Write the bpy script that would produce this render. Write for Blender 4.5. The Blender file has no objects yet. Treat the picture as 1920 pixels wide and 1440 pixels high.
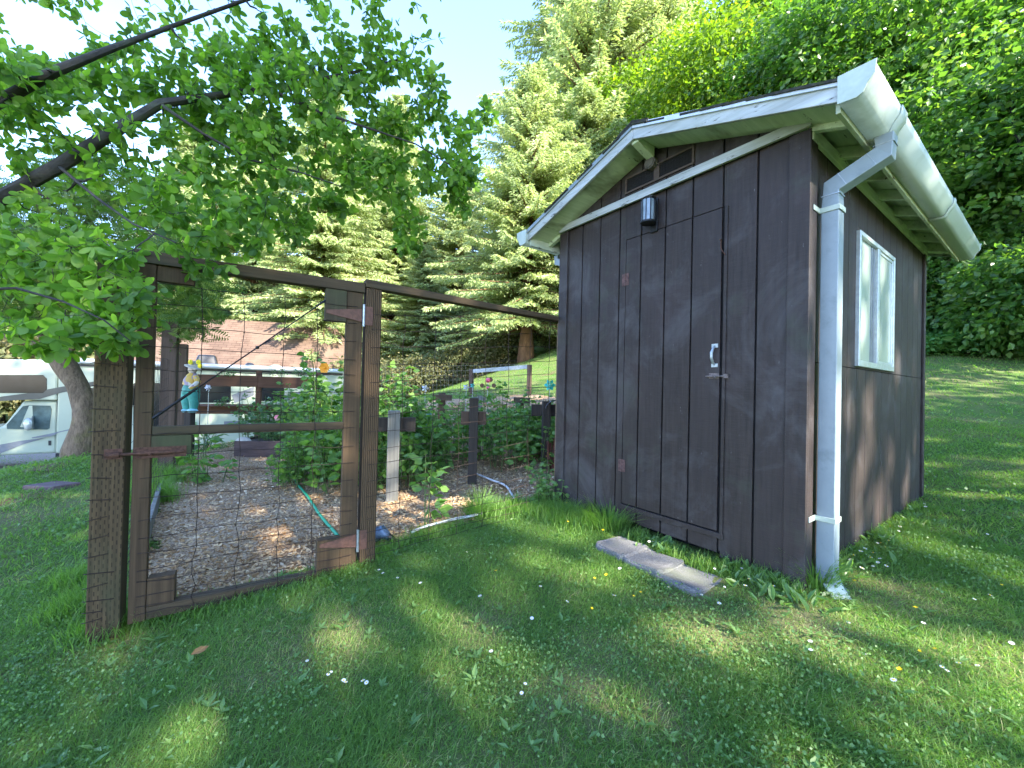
import bpy, bmesh, math, random
import numpy as np
from mathutils import Vector
rng = np.random.default_rng(7)
random.seed(7)
PI = math.pi
scene = bpy.context.scene
COL = scene.collection

# ------------------------------------------------------------------ camera
F, CX, CY, H = 764.0, 960.0, 720.0, 1.30
V1 = np.array([-558, -5, 764.0]); V2 = np.array([1045, 32, 764.0])
dn = np.cross(V1, V2); dn /= np.linalg.norm(dn)
if dn[1] < 0: dn = -dn
UPC = -dn
zc = np.array([0, 0, 1.0]); yw = zc - UPC * UPC.dot(zc); yw /= np.linalg.norm(yw)
xw = np.cross(yw, UPC)
R = np.array([xw, yw, UPC])
EYE = np.array([0, 0, H])
def ray(px, py): return R @ np.array([(px - CX) / F, (py - CY) / F, 1.0])
def P(px, py, Z): return ray(px, py) * Z + EYE

cam = bpy.data.cameras.new("camera"); cam.sensor_width = 36; cam.lens = 36 * F / 1920
cam.clip_start = .05; cam.clip_end = 600
co = bpy.data.objects.new("camera", cam); COL.objects.link(co)
from mathutils import Matrix
cm = Matrix(((R[0][0], -R[0][1], -R[0][2], 0), (R[1][0], -R[1][1], -R[1][2], 0), (R[2][0], -R[2][1], -R[2][2], H), (0, 0, 0, 1)))
co.matrix_world = cm
scene.camera = co

# ------------------------------------------------------------------ frames
def flat(v):
    v = np.array(v, float); v[2] = 0; return v / np.linalg.norm(v)
D1 = flat(R @ V1); D2 = flat(R @ V2); D2 = D2 - D1 * (D1 @ D2); D2 /= np.linalg.norm(D2)
C0 = P(1503, 1092, 2.15)
ZUP = np.array([0, 0, 1.0])
def S(u, v, w): return C0 + D1 * u + D2 * v + ZUP * w         # shed frame: u left, v back, w up
GD = flat(R @ np.array([2173 - 960, 30, 764.0])); GN = np.array([-GD[1], GD[0], 0])
GA = S(1.93, 0, 0); GA[2] = 0
def G(s, n, z): return GA + GD * s + GN * n + ZUP * z         # gate frame: s along, n away from camera, z up

# ------------------------------------------------------------------ terrain
CP = [(1.55, 2.16, .28), (.43, 3.69, .26), (3.9, 3.9, .34), (2.8, 5.4, .36), (-2.09, 2.14, -.05), (-1.03, 2.81, .03), (-.3, 3.3, .15),
      (0, 0, .05), (-2, 0, -.06), (2, 0, .2), (0, 1.5, .07), (1.7, 1.38, .22), (-2.6, 1.5, -.1), (-1.0, 1.6, -.02), (-4.5, 4.0, -.02), (-4.5, 1.0, -.2), (-6.9, 6.5, .06),
      (-5.6, 5.0, .04), (-6.9, 4.2, -.05), (-8.2, 7.0, -.5), (-8.9, 5.0, -.6), (-11, 8, -1.45), (-13, 11, -1.5), (-10, 15, -1.5), (-17, 12, -1.5), (-25, 20, -1.5), (-14, 25, -1.5), (-25, 5, -1.6), (-12, 0, -1.1), (-8, 10, -.5),
      (-1.3, 4.5, .1), (-.5, 4.7, .15), (-3.4, 7.0, .03), (-5.1, 7.0, .08), (-2, 9, .2), (0, 7, .45), (1.2, 7, .6), (.5, 14, 1.3), (-3, 12, .75), (-4, 16, .8), (-5, 24, .9),
      (1.0, 20, 2.3), (1.5, 25, 3.3), (-2, 26, 2.0), (5.5, 5.0, .66), (4.8, 3.2, .5), (11, 11, 2.5), (14, 11, 2.6), (8, 8, 1.6), (5, 10, 1.7), (12, 20, 5.5), (18, 15, 5.0),
      (8, 28, 6.0), (20, 30, 12), (30, 12, 9), (16, 4, 1.5), (22, -5, 2.0), (10, -4, .6), (5, -8, .2), (-8, -10, -.4), (0, 45, 6), (25, 55, 18), (-30, 45, 0), (50, 20, 16), (50, -20, 8), (-50, 0, -2), (-50, 50, 1), (0, 80, 12), (0, -30, 0), (40, 80, 24)]
CP = np.array(CP)
def _phi(r2): return np.where(r2 > 0, .5 * r2 * np.log(np.maximum(r2, 1e-12)), 0)
_n = len(CP)
_d2 = ((CP[:, None, :2] - CP[None, :, :2]) ** 2).sum(-1)
_A = np.zeros((_n + 3, _n + 3)); _A[:_n, :_n] = _phi(_d2) + np.eye(_n) * .35
_A[:_n, _n] = 1; _A[:_n, _n + 1:] = CP[:, :2]; _A[_n, :_n] = 1; _A[_n + 1:, :_n] = CP[:, :2].T
_W = np.linalg.solve(_A, np.concatenate([CP[:, 2], np.zeros(3)]))

def _hash(i, j, seed):
    h = (i * 374761393 + j * 668265263 + seed * 1442695041) & 0xffffffff
    h = ((h ^ (h >> 13)) * 1274126177) & 0xffffffff
    return ((h ^ (h >> 16)) & 0xffff) / 65535.0
def vn(x, y, s, seed=0):
    x = np.asarray(x, float) / s; y = np.asarray(y, float) / s
    i = np.floor(x).astype(np.int64); j = np.floor(y).astype(np.int64)
    fx = x - i; fy = y - j; fx = fx * fx * (3 - 2 * fx); fy = fy * fy * (3 - 2 * fy)
    a, b, c, d = _hash(i, j, seed), _hash(i + 1, j, seed), _hash(i, j + 1, seed), _hash(i + 1, j + 1, seed)
    return (a * (1 - fx) + b * fx) * (1 - fy) + (c * (1 - fx) + d * fx) * fy
def gz(x, y):
    x = np.atleast_1d(np.asarray(x, float)); y = np.atleast_1d(np.asarray(y, float))
    out = np.empty(x.shape)
    for k in range(0, x.size, 20000):
        xs = x.ravel()[k:k + 20000]; ys = y.ravel()[k:k + 20000]
        r2 = (xs[:, None] - CP[:, 0]) ** 2 + (ys[:, None] - CP[:, 1]) ** 2
        out.ravel()[k:k + 20000] = _phi(r2) @ _W[:_n] + _W[_n] + xs * _W[_n + 1] + ys * _W[_n + 2]
    return out + (vn(x, y, .7, 3) - .5) * .035 + (vn(x, y, .23, 4) - .5) * .014
def gz1(x, y): return float(gz(x, y)[0])
def ONG(px, py, zmax=60):
    """where the line of sight through a pixel meets the ground"""
    r = ray(px, py); ts = np.concatenate([np.linspace(.6, 12, 600), np.linspace(12, zmax, 500)])
    p = EYE + r * ts[:, None]; d = p[:, 2] - gz(p[:, 0], p[:, 1])
    k = int(np.argmax(d < 0)) if (d < 0).any() else len(ts) - 1
    return np.array([p[k, 0], p[k, 1], gz1(p[k, 0], p[k, 1])])
def AT(px, Z):
    """ground point in the direction of image column px at depth Z"""
    X = (px - CX) / F * Z
    return np.array([X, Z, gz1(X, Z)])

# ------------------------------------------------------------------ object helpers
WL = {}
def tag(o, label=None, cat=None, group=None, kind=None):
    if label: o["label"] = label
    if cat: o["category"] = cat
    if group: o["group"] = group
    if kind: o["kind"] = kind
    return o
def empty(name, loc, label=None, cat=None, group=None):
    o = bpy.data.objects.new(name, None); COL.objects.link(o); o.empty_display_size = .1
    o.location = tuple(float(c) for c in loc); WL[o] = np.array(loc, float)
    return tag(o, label, cat, group)
def link(name, me, mats, parent, org):
    o = bpy.data.objects.new(name, me); COL.objects.link(o)
    for m in (mats if isinstance(mats, (list, tuple)) else [mats]): me.materials.append(m)
    WL[o] = np.array(org, float)
    loc = WL[o]
    if parent is not None:
        o.parent = parent; loc = WL[o] - WL[parent]
    o.location = tuple(float(c) for c in loc)
    return o
class B:
    def __init__(s): s.v = []; s.f = []; s.m = []; s.cur = 0
    def add(s, vs, fs):
        k = len(s.v); s.v += [tuple(float(c) for c in v) for v in vs]
        for f in fs: s.f.append([i + k for i in f]); s.m.append(s.cur)
        return s
    def box8(s, c):                                     # c: 8 corners, bottom 4 then top 4
        return s.add(c, [(0, 3, 2, 1), (4, 5, 6, 7), (0, 1, 5, 4), (1, 2, 6, 5), (2, 3, 7, 6), (3, 0, 4, 7)])
    def fbox(s, fr, a0, a1, b0, b1, c0, c1):            # box in a frame function
        return s.box8([fr(a0, b0, c0), fr(a1, b0, c0), fr(a1, b1, c0), fr(a0, b1, c0), fr(a0, b0, c1), fr(a1, b0, c1), fr(a1, b1, c1), fr(a0, b1, c1)])
    def prism(s, bot, top):
        n = len(bot); s.add(list(bot) + list(top), [tuple(range(n))[::-1], tuple(range(n, 2 * n))] + [(i, (i + 1) % n, n + (i + 1) % n, n + i) for i in range(n)]); return s
    def beam(s, p0, p1, w, h, up=ZUP):
        p0 = np.array(p0, float); p1 = np.array(p1, float); d = p1 - p0; d /= np.linalg.norm(d)
        x = np.cross(d, up); x /= np.linalg.norm(x); y = np.cross(x, d)
        q = [x * -w / 2 + y * -h / 2, x * w / 2 + y * -h / 2, x * w / 2 + y * h / 2, x * -w / 2 + y * h / 2]
        return s.box8([p0 + k for k in q] + [p1 + k for k in q])
    def tube(s, pts, rad, n=6, cap=True, jit=0):
        pts = [np.array(p, float) for p in pts]; m = len(pts)
        if not hasattr(rad, '__len__'): rad = [rad] * m
        ref = np.array([.31, .17, .93]); vs = []
        px = None
        for i, p in enumerate(pts):
            d = pts[min(i + 1, m - 1)] - pts[max(i - 1, 0)]; L = np.linalg.norm(d); d = d / L if L > 1e-9 else ZUP
            if px is None:
                x = np.cross(d, ref)
                if np.linalg.norm(x) < 1e-3: x = np.cross(d, [1, 0, 0])
            else: x = px - d * (px @ d)
            x /= np.linalg.norm(x) + 1e-12; px = x; y = np.cross(d, x)
            for k in range(n):
                a = 2 * PI * k / n; rr = rad[i] * (1 + (random.uniform(-jit, jit) if jit else 0))
                vs.append(p + (x * math.cos(a) + y * math.sin(a)) * rr)
        fs = [(i * n + k, i * n + (k + 1) % n, (i + 1) * n + (k + 1) % n, (i + 1) * n + k) for i in range(m - 1) for k in range(n)]
        if cap: fs += [tuple(range(n))[::-1], tuple(range((m - 1) * n, m * n))]
        return s.add(vs, fs)
    def lathe(s, c, prof, n=16, axis=ZUP):              # prof: (radius, height) list along axis
        axis = np.array(axis, float); axis /= np.linalg.norm(axis); c = np.array(c, float)
        return s.tube([c + axis * (h + 1e-5 * i) for i, (r, h) in enumerate(prof)], [max(r, 1e-4) for r, h in prof], n)
    def ball(s, c, r, n=10, m=7, sc=(1, 1, 1)):
        c = np.array(c, float); vs = [c + np.array([0, 0, -r * sc[2]])]
        for i in range(1, m):
            t = PI * i / m
            for k in range(n): vs.append(c + np.array([math.sin(t) * math.cos(2 * PI * k / n) * sc[0], math.sin(t) * math.sin(2 * PI * k / n) * sc[1], -math.cos(t) * sc[2]]) * r)
        vs.append(c + np.array([0, 0, r * sc[2]])); e = len(vs) - 1
        fs = [(0, 1 + (k + 1) % n, 1 + k) for k in range(n)] + [(e, e - n + k, e - n + (k + 1) % n) for k in range(n)]
        fs += [(1 + i * n + k, 1 + i * n + (k + 1) % n, 1 + (i + 1) * n + (k + 1) % n, 1 + (i + 1) * n + k) for i in range(m - 2) for k in range(n)]
        return s.add(vs, fs)
    def obj(s, name, mats, parent=None, smooth=False, bevel=0, org=None, solid=0):
        v = np.array(s.v); 
        if org is None: org = np.array([(v[:, 0].min() + v[:, 0].max()) / 2, (v[:, 1].min() + v[:, 1].max()) / 2, v[:, 2].min()])
        me = bpy.data.meshes.new(name); me.from_pydata((v - org).tolist(), [], s.f)
        bm = bmesh.new(); bm.from_mesh(me); bmesh.ops.recalc_face_normals(bm, faces=bm.faces); bm.to_mesh(me); bm.free()
        me.polygons.foreach_set("material_index", s.m)
        if smooth:
            me.polygons.foreach_set("use_smooth", [True] * len(s.f))
            try: me.set_sharp_from_angle(angle=math.radians(42))
            except Exception: pass
        o = link(name, me, mats, parent, org)
        if solid:
            md = o.modifiers.new("s", "SOLIDIFY"); md.thickness = solid; md.offset = 0
        if bevel:
            md = o.modifiers.new("b", "BEVEL"); md.width = bevel; md.segments = 2; md.limit_method = 'ANGLE'; md.angle_limit = math.radians(50)
        return o
def npmesh(name, V, Fc, mats, parent=None, org=None, tint=None, smooth=False, mi=None):
    V = np.asarray(V, np.float64); Fc = np.asarray(Fc, np.int32); n, k = Fc.shape
    if org is None: org = np.array([(V[:, 0].min() + V[:, 0].max()) / 2, (V[:, 1].min() + V[:, 1].max()) / 2, V[:, 2].min()])
    me = bpy.data.meshes.new(name); me.vertices.add(len(V)); me.vertices.foreach_set("co", (V - org).astype(np.float32).ravel())
    me.loops.add(n * k); me.loops.foreach_set("vertex_index", Fc.ravel())
    me.polygons.add(n); me.polygons.foreach_set("loop_start", np.arange(n, dtype=np.int32) * k)
    if mi is not None: me.polygons.foreach_set("material_index", np.asarray(mi, np.int32))
    me.update(calc_edges=True)
    me.polygons.foreach_set("use_smooth", np.full(n, bool(smooth)))
    if tint is not None:
        a = me.attributes.new("tint", 'FLOAT', 'FACE'); a.data.foreach_set("value", np.asarray(tint, np.float32))
    return link(name, me, mats, parent, org)
def copytree(o, loc, rz=0, sc=1, label=None, group=None):
    r = o.copy(); COL.objects.link(r); r.location = tuple(float(c) for c in loc); r.rotation_euler = (0, 0, rz)
    r.scale = (sc, sc, sc) if not hasattr(sc, '__len__') else sc
    WL[r] = np.array(loc, float)
    if label: r["label"] = label
    if group: r["group"] = group
    for ch in list(o.children):
        c = ch.copy(); COL.objects.link(c); c.parent = r
        for gch in list(ch.children):
            d = gch.copy(); COL.objects.link(d); d.parent = c
    return r

# leaf templates: base at origin, grows along +y, normal +z
LEAF8V = np.array([(0, 0, 0), (0, .33, -.03), (0, .7, -.03), (0, 1, .0), (-.24, .3, .05), (-.25, .62, .04), (.24, .3, .05), (.25, .62, .04)])
OVALV = np.array([(0, 0, 0), (0, .4, -.035), (0, .75, -.02), (0, 1, .03), (-.15, .16, .03), (-.25, .42, .05), (-.25, .68, .05), (-.14, .92, .03), (.15, .16, .03), (.25, .42, .05), (.25, .68, .05), (.14, .92, .03)])
OVALF = np.array([(0, 1, 4), (1, 5, 4), (1, 2, 5), (2, 6, 5), (2, 7, 6), (2, 3, 7), (0, 8, 1), (1, 8, 9), (1, 9, 2), (2, 9, 10), (2, 10, 11), (2, 11, 3)])
LEAF8F = np.array([(0, 1, 4), (1, 5, 4), (1, 2, 5), (2, 3, 5), (0, 6, 1), (1, 6, 7), (1, 7, 2), (2, 7, 3)])
LEAF2V = np.array([(0, 0, 0), (.3, .45, .06), (0, 1, 0), (-.3, .45, .06)]); LEAF2F = np.array([(0, 1, 2), (0, 2, 3)])
NEED2V = np.array([(0, 0, 0), (.17, .4, 0), (0, 1, -.08), (-.17, .4, 0)])
def basis(d, nrm):
    """rows -> (n,3,3) matrices with columns x,y=d,z~nrm"""
    d = d / (np.linalg.norm(d, axis=1, keepdims=True) + 1e-9)
    x = np.cross(d, nrm); x /= np.linalg.norm(x, axis=1, keepdims=True) + 1e-9
    z = np.cross(x, d)
    return np.stack([x, d, z], axis=2)
def scatter(TV, TF, pos, bas, size):
    """copies of a leaf template; size (n,) or (n,3)"""
    size = np.asarray(size, float)
    if size.ndim == 1: size = np.repeat(size[:, None], 3, 1)
    V = np.einsum('nij,nkj->nki', bas, TV[None] * size[:, None, :]) + pos[:, None, :]
    n, k = V.shape[:2]
    Fc = (TF[None] + (np.arange(n) * k)[:, None, None]).reshape(-1, TF.shape[1])
    return V.reshape(-1, 3), Fc
def cat(parts):
    Vs, Fs, k = [], [], 0
    for V, Fc in parts: Vs.append(V); Fs.append(Fc + k); k += len(V)
    return np.concatenate(Vs), np.concatenate(Fs)
def rdir(n, zscale=1.0, zoff=0.0):
    d = rng.normal(size=(n, 3)); d[:, 2] = d[:, 2] * zscale + zoff
    return d / (np.linalg.norm(d, axis=1, keepdims=True) + 1e-9)

# ------------------------------------------------------------------ materials
class NT:
    def __init__(s, name):
        s.mat = bpy.data.materials.new(name); s.mat.use_nodes = True; s.t = s.mat.node_tree
        s.t.nodes.clear(); s.out = s.t.nodes.new('ShaderNodeOutputMaterial')
    def n(s, typ, ins=None, **kw):
        nd = s.t.nodes.new(typ)
        for k, v in kw.items(): setattr(nd, k, v)
        for k, v in (ins or {}).items():
            sock = nd.inputs[k]
            if isinstance(v, bpy.types.NodeSocket): s.t.links.new(v, sock)
            else:
                if sock.type == 'RGBA' and len(v) == 3: v = (*v, 1)
                sock.default_value = v
        return nd
    def pos(s): return s.n('ShaderNodeNewGeometry').outputs['Position']
    def noise(s, vec, scale, detail=4, rough=.55, dist=0):
        return s.n('ShaderNodeTexNoise', {'Vector': vec, 'Scale': scale, 'Detail': detail, 'Roughness': rough, 'Distortion': dist}).outputs['Fac']
    def ramp(s, fac, stops, interp='LINEAR'):
        nd = s.n('ShaderNodeValToRGB', {'Fac': fac}); cr = nd.color_ramp; cr.interpolation = interp
        while len(cr.elements) < len(stops): cr.elements.new(.5)
        for e, (p, c) in zip(cr.elements, stops): e.position = p; e.color = (*c, 1) if len(c) == 3 else c
        return nd.outputs['Color']
    def mask(s, fac, lo, hi): return s.n('ShaderNodeMapRange', {'Value': fac, 'From Min': lo, 'From Max': hi}).outputs['Result']
    def mix(s, fac, a, b, mode='MIX'):
        nd = s.n('ShaderNodeMix', data_type='RGBA', blend_type=mode)
        for k, v in ((0, fac), (6, a), (7, b)):
            if isinstance(v, bpy.types.NodeSocket): s.t.links.new(v, nd.inputs[k])
            else: nd.inputs[k].default_value = (*v, 1) if hasattr(v, '__len__') and len(v) == 3 else v
        return nd.outputs[2]
    def math(s, op, a, b=0.0, c=0.0):
        nd = s.n('ShaderNodeMath', operation=op)
        for k, v in enumerate((a, b, c)):
            if isinstance(v, bpy.types.NodeSocket): s.t.links.new(v, nd.inputs[k])
            else: nd.inputs[k].default_value = v
        return nd.outputs[0]
    def squeeze(s, vec, axis, k):
        """compress coordinates along axis by factor k (long grain)"""
        axis = np.array(axis, float); axis /= np.linalg.norm(axis)
        d = s.n('ShaderNodeVectorMath', {0: vec, 1: tuple(axis)}, operation='DOT_PRODUCT').outputs['Value']
        d = s.math('MULTIPLY', d, 1 - k)
        sc = s.n('ShaderNodeVectorMath', operation='SCALE'); sc.inputs[0].default_value = tuple(axis); s.t.links.new(d, sc.inputs['Scale'])
        return s.n('ShaderNodeVectorMath', {0: vec, 1: sc.outputs[0]}, operation='SUBTRACT').outputs[0]
    def bsdf(s, col, rough=.7, metal=0.0, spec=.4, bump=None, bstr=.3, bdist=.005, **kw):
        ins = {'Base Color': col, 'Roughness': rough, 'Metallic': metal, 'Specular IOR Level': spec}
        ins.update(kw)
        if bump is not None: ins['Normal'] = s.n('ShaderNodeBump', {'Height': bump, 'Strength': bstr, 'Distance': bdist}).outputs[0]
        return s.n('ShaderNodeBsdfPrincipled', ins).outputs[0]
    def done(s, sh, shadow=None):
        s.t.links.new(sh, s.out.inputs['Surface']); return s.mat
def wood(name, lo, hi, axis=(0, 0, 1), grain=60, k=.05, rough=.85, bstr=.5, blot=None, blotscale=2.5, bl=(.5, .7), speck=None, bdist=.003, mold=None, sp=(.72, .76), ss=55):
    t = NT(name); p = t.pos(); q = t.squeeze(p, axis, k)
    g = t.noise(q, grain, 5, .65); g2 = t.noise(q, grain * .22, 3)
    gg = t.math('ADD', t.math('MULTIPLY', g, .6), t.math('MULTIPLY', g2, .4))
    c = t.ramp(gg, [(.3, lo), (.72, hi)])
    if blot is not None: c = t.mix(t.mask(t.noise(t.squeeze(p, axis, .45), blotscale, 4, .6), bl[0], bl[1]), c, blot)
    if mold is not None: c = t.mix(t.mask(t.noise(p, 3.3, 6, .65), .52, .72), c, mold)
    if speck is not None: c = t.mix(t.mask(t.noise(t.squeeze(p, axis, .2), ss, 4, .7), sp[0], sp[1]), c, speck)
    return t.done(t.bsdf(c, rough, bump=gg, bstr=bstr, bdist=bdist, spec=.3))
def plain(name, c, rough=.6, metal=0.0, var=.25, scale=9, bstr=.1, spec=.4, dirt=None):
    t = NT(name); p = t.pos(); f = t.noise(p, scale, 5, .6)
    col = t.mix(t.mask(f, .3, .7), tuple(x * (1 - var) for x in c), tuple(min(1, x * (1 + var)) for x in c))
    if dirt is not None: col = t.mix(t.mask(t.noise(p, scale * .6, 6, .7), .52, .7), col, dirt)
    return t.done(t.bsdf(col, rough, metal, spec, bump=t.noise(p, scale * 8, 3), bstr=bstr, bdist=.002))
def leafmat(name, c0, c1, c2, tr=.4, tcol=(1.5, 1.5, .7), rough=.45, spec=.35):
    t = NT(name); a = t.n('ShaderNodeAttribute', attribute_name='tint').outputs['Fac']
    col = t.ramp(a, [(0, c0), (.55, c1), (1, c2)])
    tc = t.mix(1.0, col, tcol, 'MULTIPLY')
    d = t.bsdf(col, rough, spec=spec)
    tr_ = t.n('ShaderNodeBsdfTranslucent', {'Color': tc}).outputs[0]
    return t.done(t.n('ShaderNodeMixShader', {0: tr, 1: d, 2: tr_}).outputs[0])

FD, FG = tuple(D1), tuple(GD)
m_siding = None
def siding(name, axis=(0, 0, 1)):
    t = NT(name); p = t.pos(); q = t.squeeze(p, axis, .06); side = np.cross(axis, D1 + D2)
    g = t.noise(q, 45, 5, .65)
    saw = t.noise(t.squeeze(t.squeeze(p, D1, .08), D2, .08), 160, 3, .6)     # rough-sawn cross marks
    c = t.ramp(t.math('ADD', t.math('MULTIPLY', g, .7), t.math('MULTIPLY', saw, .3)), [(.32, (.013, .009, .008)), (.7, (.042, .030, .026))])
    bi = t.math('FLOOR', t.math('ADD', t.math('MULTIPLY', t.n('ShaderNodeVectorMath', {0: p, 1: tuple(D1)}, operation='DOT_PRODUCT').outputs['Value'], 5.0), t.math('MULTIPLY', t.n('ShaderNodeVectorMath', {0: p, 1: tuple(D2)}, operation='DOT_PRODUCT').outputs['Value'], 5.0)))
    wn = t.n('ShaderNodeTexWhiteNoise', {'W': bi}, noise_dimensions='1D').outputs['Value']
    c = t.mix(t.math('MULTIPLY', wn, .45), c, (.030, .022, .021))
    c = t.mix(t.math('MULTIPLY', t.mask(t.noise(p, 1.6, 4, .6), .52, .72), .6), c, (.046, .030, .029))
    c = t.mix(t.math('MULTIPLY', t.mask(t.noise(p, 2.3, 6, .68, .6), .5, .74), .85), c, (.075, .068, .07))
    c = t.mix(t.math('MULTIPLY', t.mask(t.noise(p, 3.1, 5, .7), .56, .8), .8), c, (.042, .047, .032))
    c = t.mix(t.math('MULTIPLY', t.mask(t.noise(t.squeeze(p, axis, .3), 42, 5, .75), .67, .76), .7), c, (.26, .24, .26))
    h = t.math('ADD', t.math('MULTIPLY', saw, .6), g)
    return t.done(t.bsdf(c, .62, spec=.35, bump=h, bstr=.55, bdist=.003))
M = {}
M['siding'] = siding('brown siding')
M['groove'] = plain('dark groove', (.008, .007, .007), .9)
M['white'] = wood('weathered white paint', (.24, .26, .25), (.58, .61, .61), FD, 60, .05, .8, .7, blot=(.26, .28, .23), bl=(.5, .72), mold=None, speck=(.07, .07, .05), sp=(.60, .67), ss=38)
M['white2'] = wood('weathered white paint side', (.44, .50, .38), (.64, .68, .55), tuple(D2), 70, .06, .75, .5, blot=(.22, .26, .15), bl=(.45, .7), speck=(.06, .06, .05), sp=(.60, .67), ss=34)
M['soffit'] = wood('mildewed soffit', (.44, .54, .34), (.66, .74, .54), tuple(D2), 50, .08, .8, .4, blot=(.16, .18, .10), blotscale=3.5, bl=(.55, .72), speck=(.02, .02, .016), sp=(.64, .70), ss=26)
M['gutter'] = plain('gutter vinyl', (.44, .50, .44), .42, 0, .06, 3, .04, .5, dirt=(.30, .35, .27))
M['pipe'] = plain('downspout enamel', (.22, .265, .29), .4, 0, .06, 14, .05, .5, dirt=(.17, .21, .225))
M['shingle'] = plain('mossy shingle', (.035, .035, .03), .95, 0, .6, 40, .9, .2, dirt=(.05, .06, .02))
M['alu'] = plain('window aluminium', (.55, .60, .60), .38, .55, .15, 30, .05)
M['black'] = plain('black metal', (.012, .012, .014), .4, .2, .3, 30)
M['galv'] = plain('galvanised', (.38, .42, .44), .4, .7, .2, 60)
M['rust'] = plain('rust', (.085, .04, .026), .8, .2, .5, 60, .4)
M['rustwire'] = plain('rusty wire', (.035, .022, .017), .65, .3, .4, 40)
M['tan'] = plain('tan hinge', (.13, .06, .04), .7, .1, .3, 40, .3)
M['gatewood'] = wood('gate wood', (.030, .018, .009), (.115, .07, .036), (0, 0, 1), 70, .03, .85, .7, blot=(.05, .045, .022), bl=(.52, .75))
M['gaterail'] = wood('gate rail wood', (.028, .019, .010), (.105, .07, .038), FG, 70, .03, .85, .7, blot=(.05, .05, .03), bl=(.52, .75))
M['gusset'] = wood('mossy block', (.03, .024, .013), (.09, .066, .04), (0, 0, 1), 60, .04, .9, .6, blot=(.055, .065, .03), bl=(.45, .65))
M['greypost'] = wood('grey weathered post', (.10, .095, .085), (.30, .29, .26), (0, 0, 1), 60, .03, .9, .7, blot=(.12, .12, .09))
M['darkpost'] = wood('dark post', (.018, .015, .013), (.07, .058, .05), (0, 0, 1), 60, .03, .9, .7)
M['brownpost'] = wood('brown post', (.05, .032, .022), (.14, .095, .07), (0, 0, 1), 60, .03, .9, .6)
M['tanpost'] = wood('tan post', (.12, .085, .055), (.26, .19, .12), (0, 0, 1), 60, .03, .9, .6, blot=(.11, .10, .07))
M['cedar'] = wood('cedar board', (.07, .034, .022), (.15, .078, .05), (.9, .3, 0), 50, .04, .85, .5)
M['bedboard'] = wood('bed board', (.05, .035, .035), (.13, .09, .085), (.9, .3, 0), 50, .04, .9, .5)
M['bark'] = wood('bark', (.05, .036, .025), (.30, .21, .14), (0, 0, 1), 30, .4, .95, 1.0, bdist=.03, mold=(.15, .13, .05))
M['bark2'] = wood('smooth bark', (.016, .014, .013), (.06, .054, .048), (.7, .5, .5), 34, .5, .9, 1.0, bdist=.015, mold=(.075, .085, .055))
M['redbark'] = wood('spruce bark', (.07, .035, .02), (.22, .12, .065), (0, 0, 1), 9, .3, .95, 1.0, bdist=.05)
M['twig'] = plain('twig', (.03, .025, .018), .9)
M['stem'] = plain('green stem', (.07, .11, .03), .7)
SUN_AZ, SUN_EL, SUN_E, SKY, EXPO = (.70, -.714), 37, 3.4, .15, 2.95
def dryness(x, y):
    d = np.clip((vn(x, y, .9, 31) * .55 + vn(x, y, .33, 32) * .45 - .60) * 2.6, 0, .6)
    for c, r in DRY: d = np.maximum(d, 0.85 * np.exp(-((x - c[0]) ** 2 + (y - c[1]) ** 2) / (1.5 * r) ** 2) * (.55 + .6 * vn(x, y, .12, 36)))
    return np.clip(d, 0, 1)
DRY = [(ONG(px, py), r) for px, py, r in ((905, 1185, .13), (1095, 1300, .20), (1140, 1235, .10), (1330, 1180, .22), (640, 1190, .2), (540, 1230, .2), (1500, 1160, .2), (1660, 1110, .18), (215, 1205, .12), (1200, 1340, .15), (60, 960, .4))]

# ------------------------------------------------------------------ ground
def lawnmat():
    t = NT('lawn soil'); p = t.pos(); dr_ = t.n('ShaderNodeAttribute', attribute_name='tint').outputs['Fac']
    c = t.mix(t.mask(t.noise(p, 2.2, 5, .6), .42, .62), (.085, .15, .036), (.13, .15, .055))
    c = t.mix(t.mask(t.noise(p, .9, 4, .5), .6, .72), c, (.14, .11, .06))
    c = t.mix(dr_, c, t.ramp(t.noise(p, 90, 4, .7), [(.3, (.11, .10, .045)), (.7, (.24, .22, .11))]))
    return t.done(t.bsdf(c, .95, bump=t.noise(p, 60, 5, .7), bstr=.8, bdist=.02, spec=.1))
def grid(xs, ys, z=0.0):
    X, Y = np.meshgrid(xs, ys); V = np.stack([X.ravel(), Y.ravel(), gz(X.ravel(), Y.ravel()) + z], 1)
    nx, ny = len(xs), len(ys); i = np.arange(nx - 1); j = np.arange(ny - 1); I, J = np.meshgrid(i, j); b = (J * nx + I).ravel()
    return V, np.stack([b, b + 1, b + nx + 1, b + nx], 1)
u_ = np.linspace(-1, 1, 421); xs = np.sinh(u_ * 5.2) / np.sinh(5.2) * 120
v_ = np.linspace(-1, 1, 421); ys = 2.5 + np.sinh(v_ * 5.2) / np.sinh(5.2) * 130
V, Fc = grid(xs, ys)
cen = V[Fc].mean(1); ground = npmesh('ground', V, Fc, lawnmat(), smooth=True, tint=dryness(cen[:, 0], cen[:, 1]) * (np.hypot(cen[:, 0], cen[:, 1]) < 12)); tag(ground, kind='structure')

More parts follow.
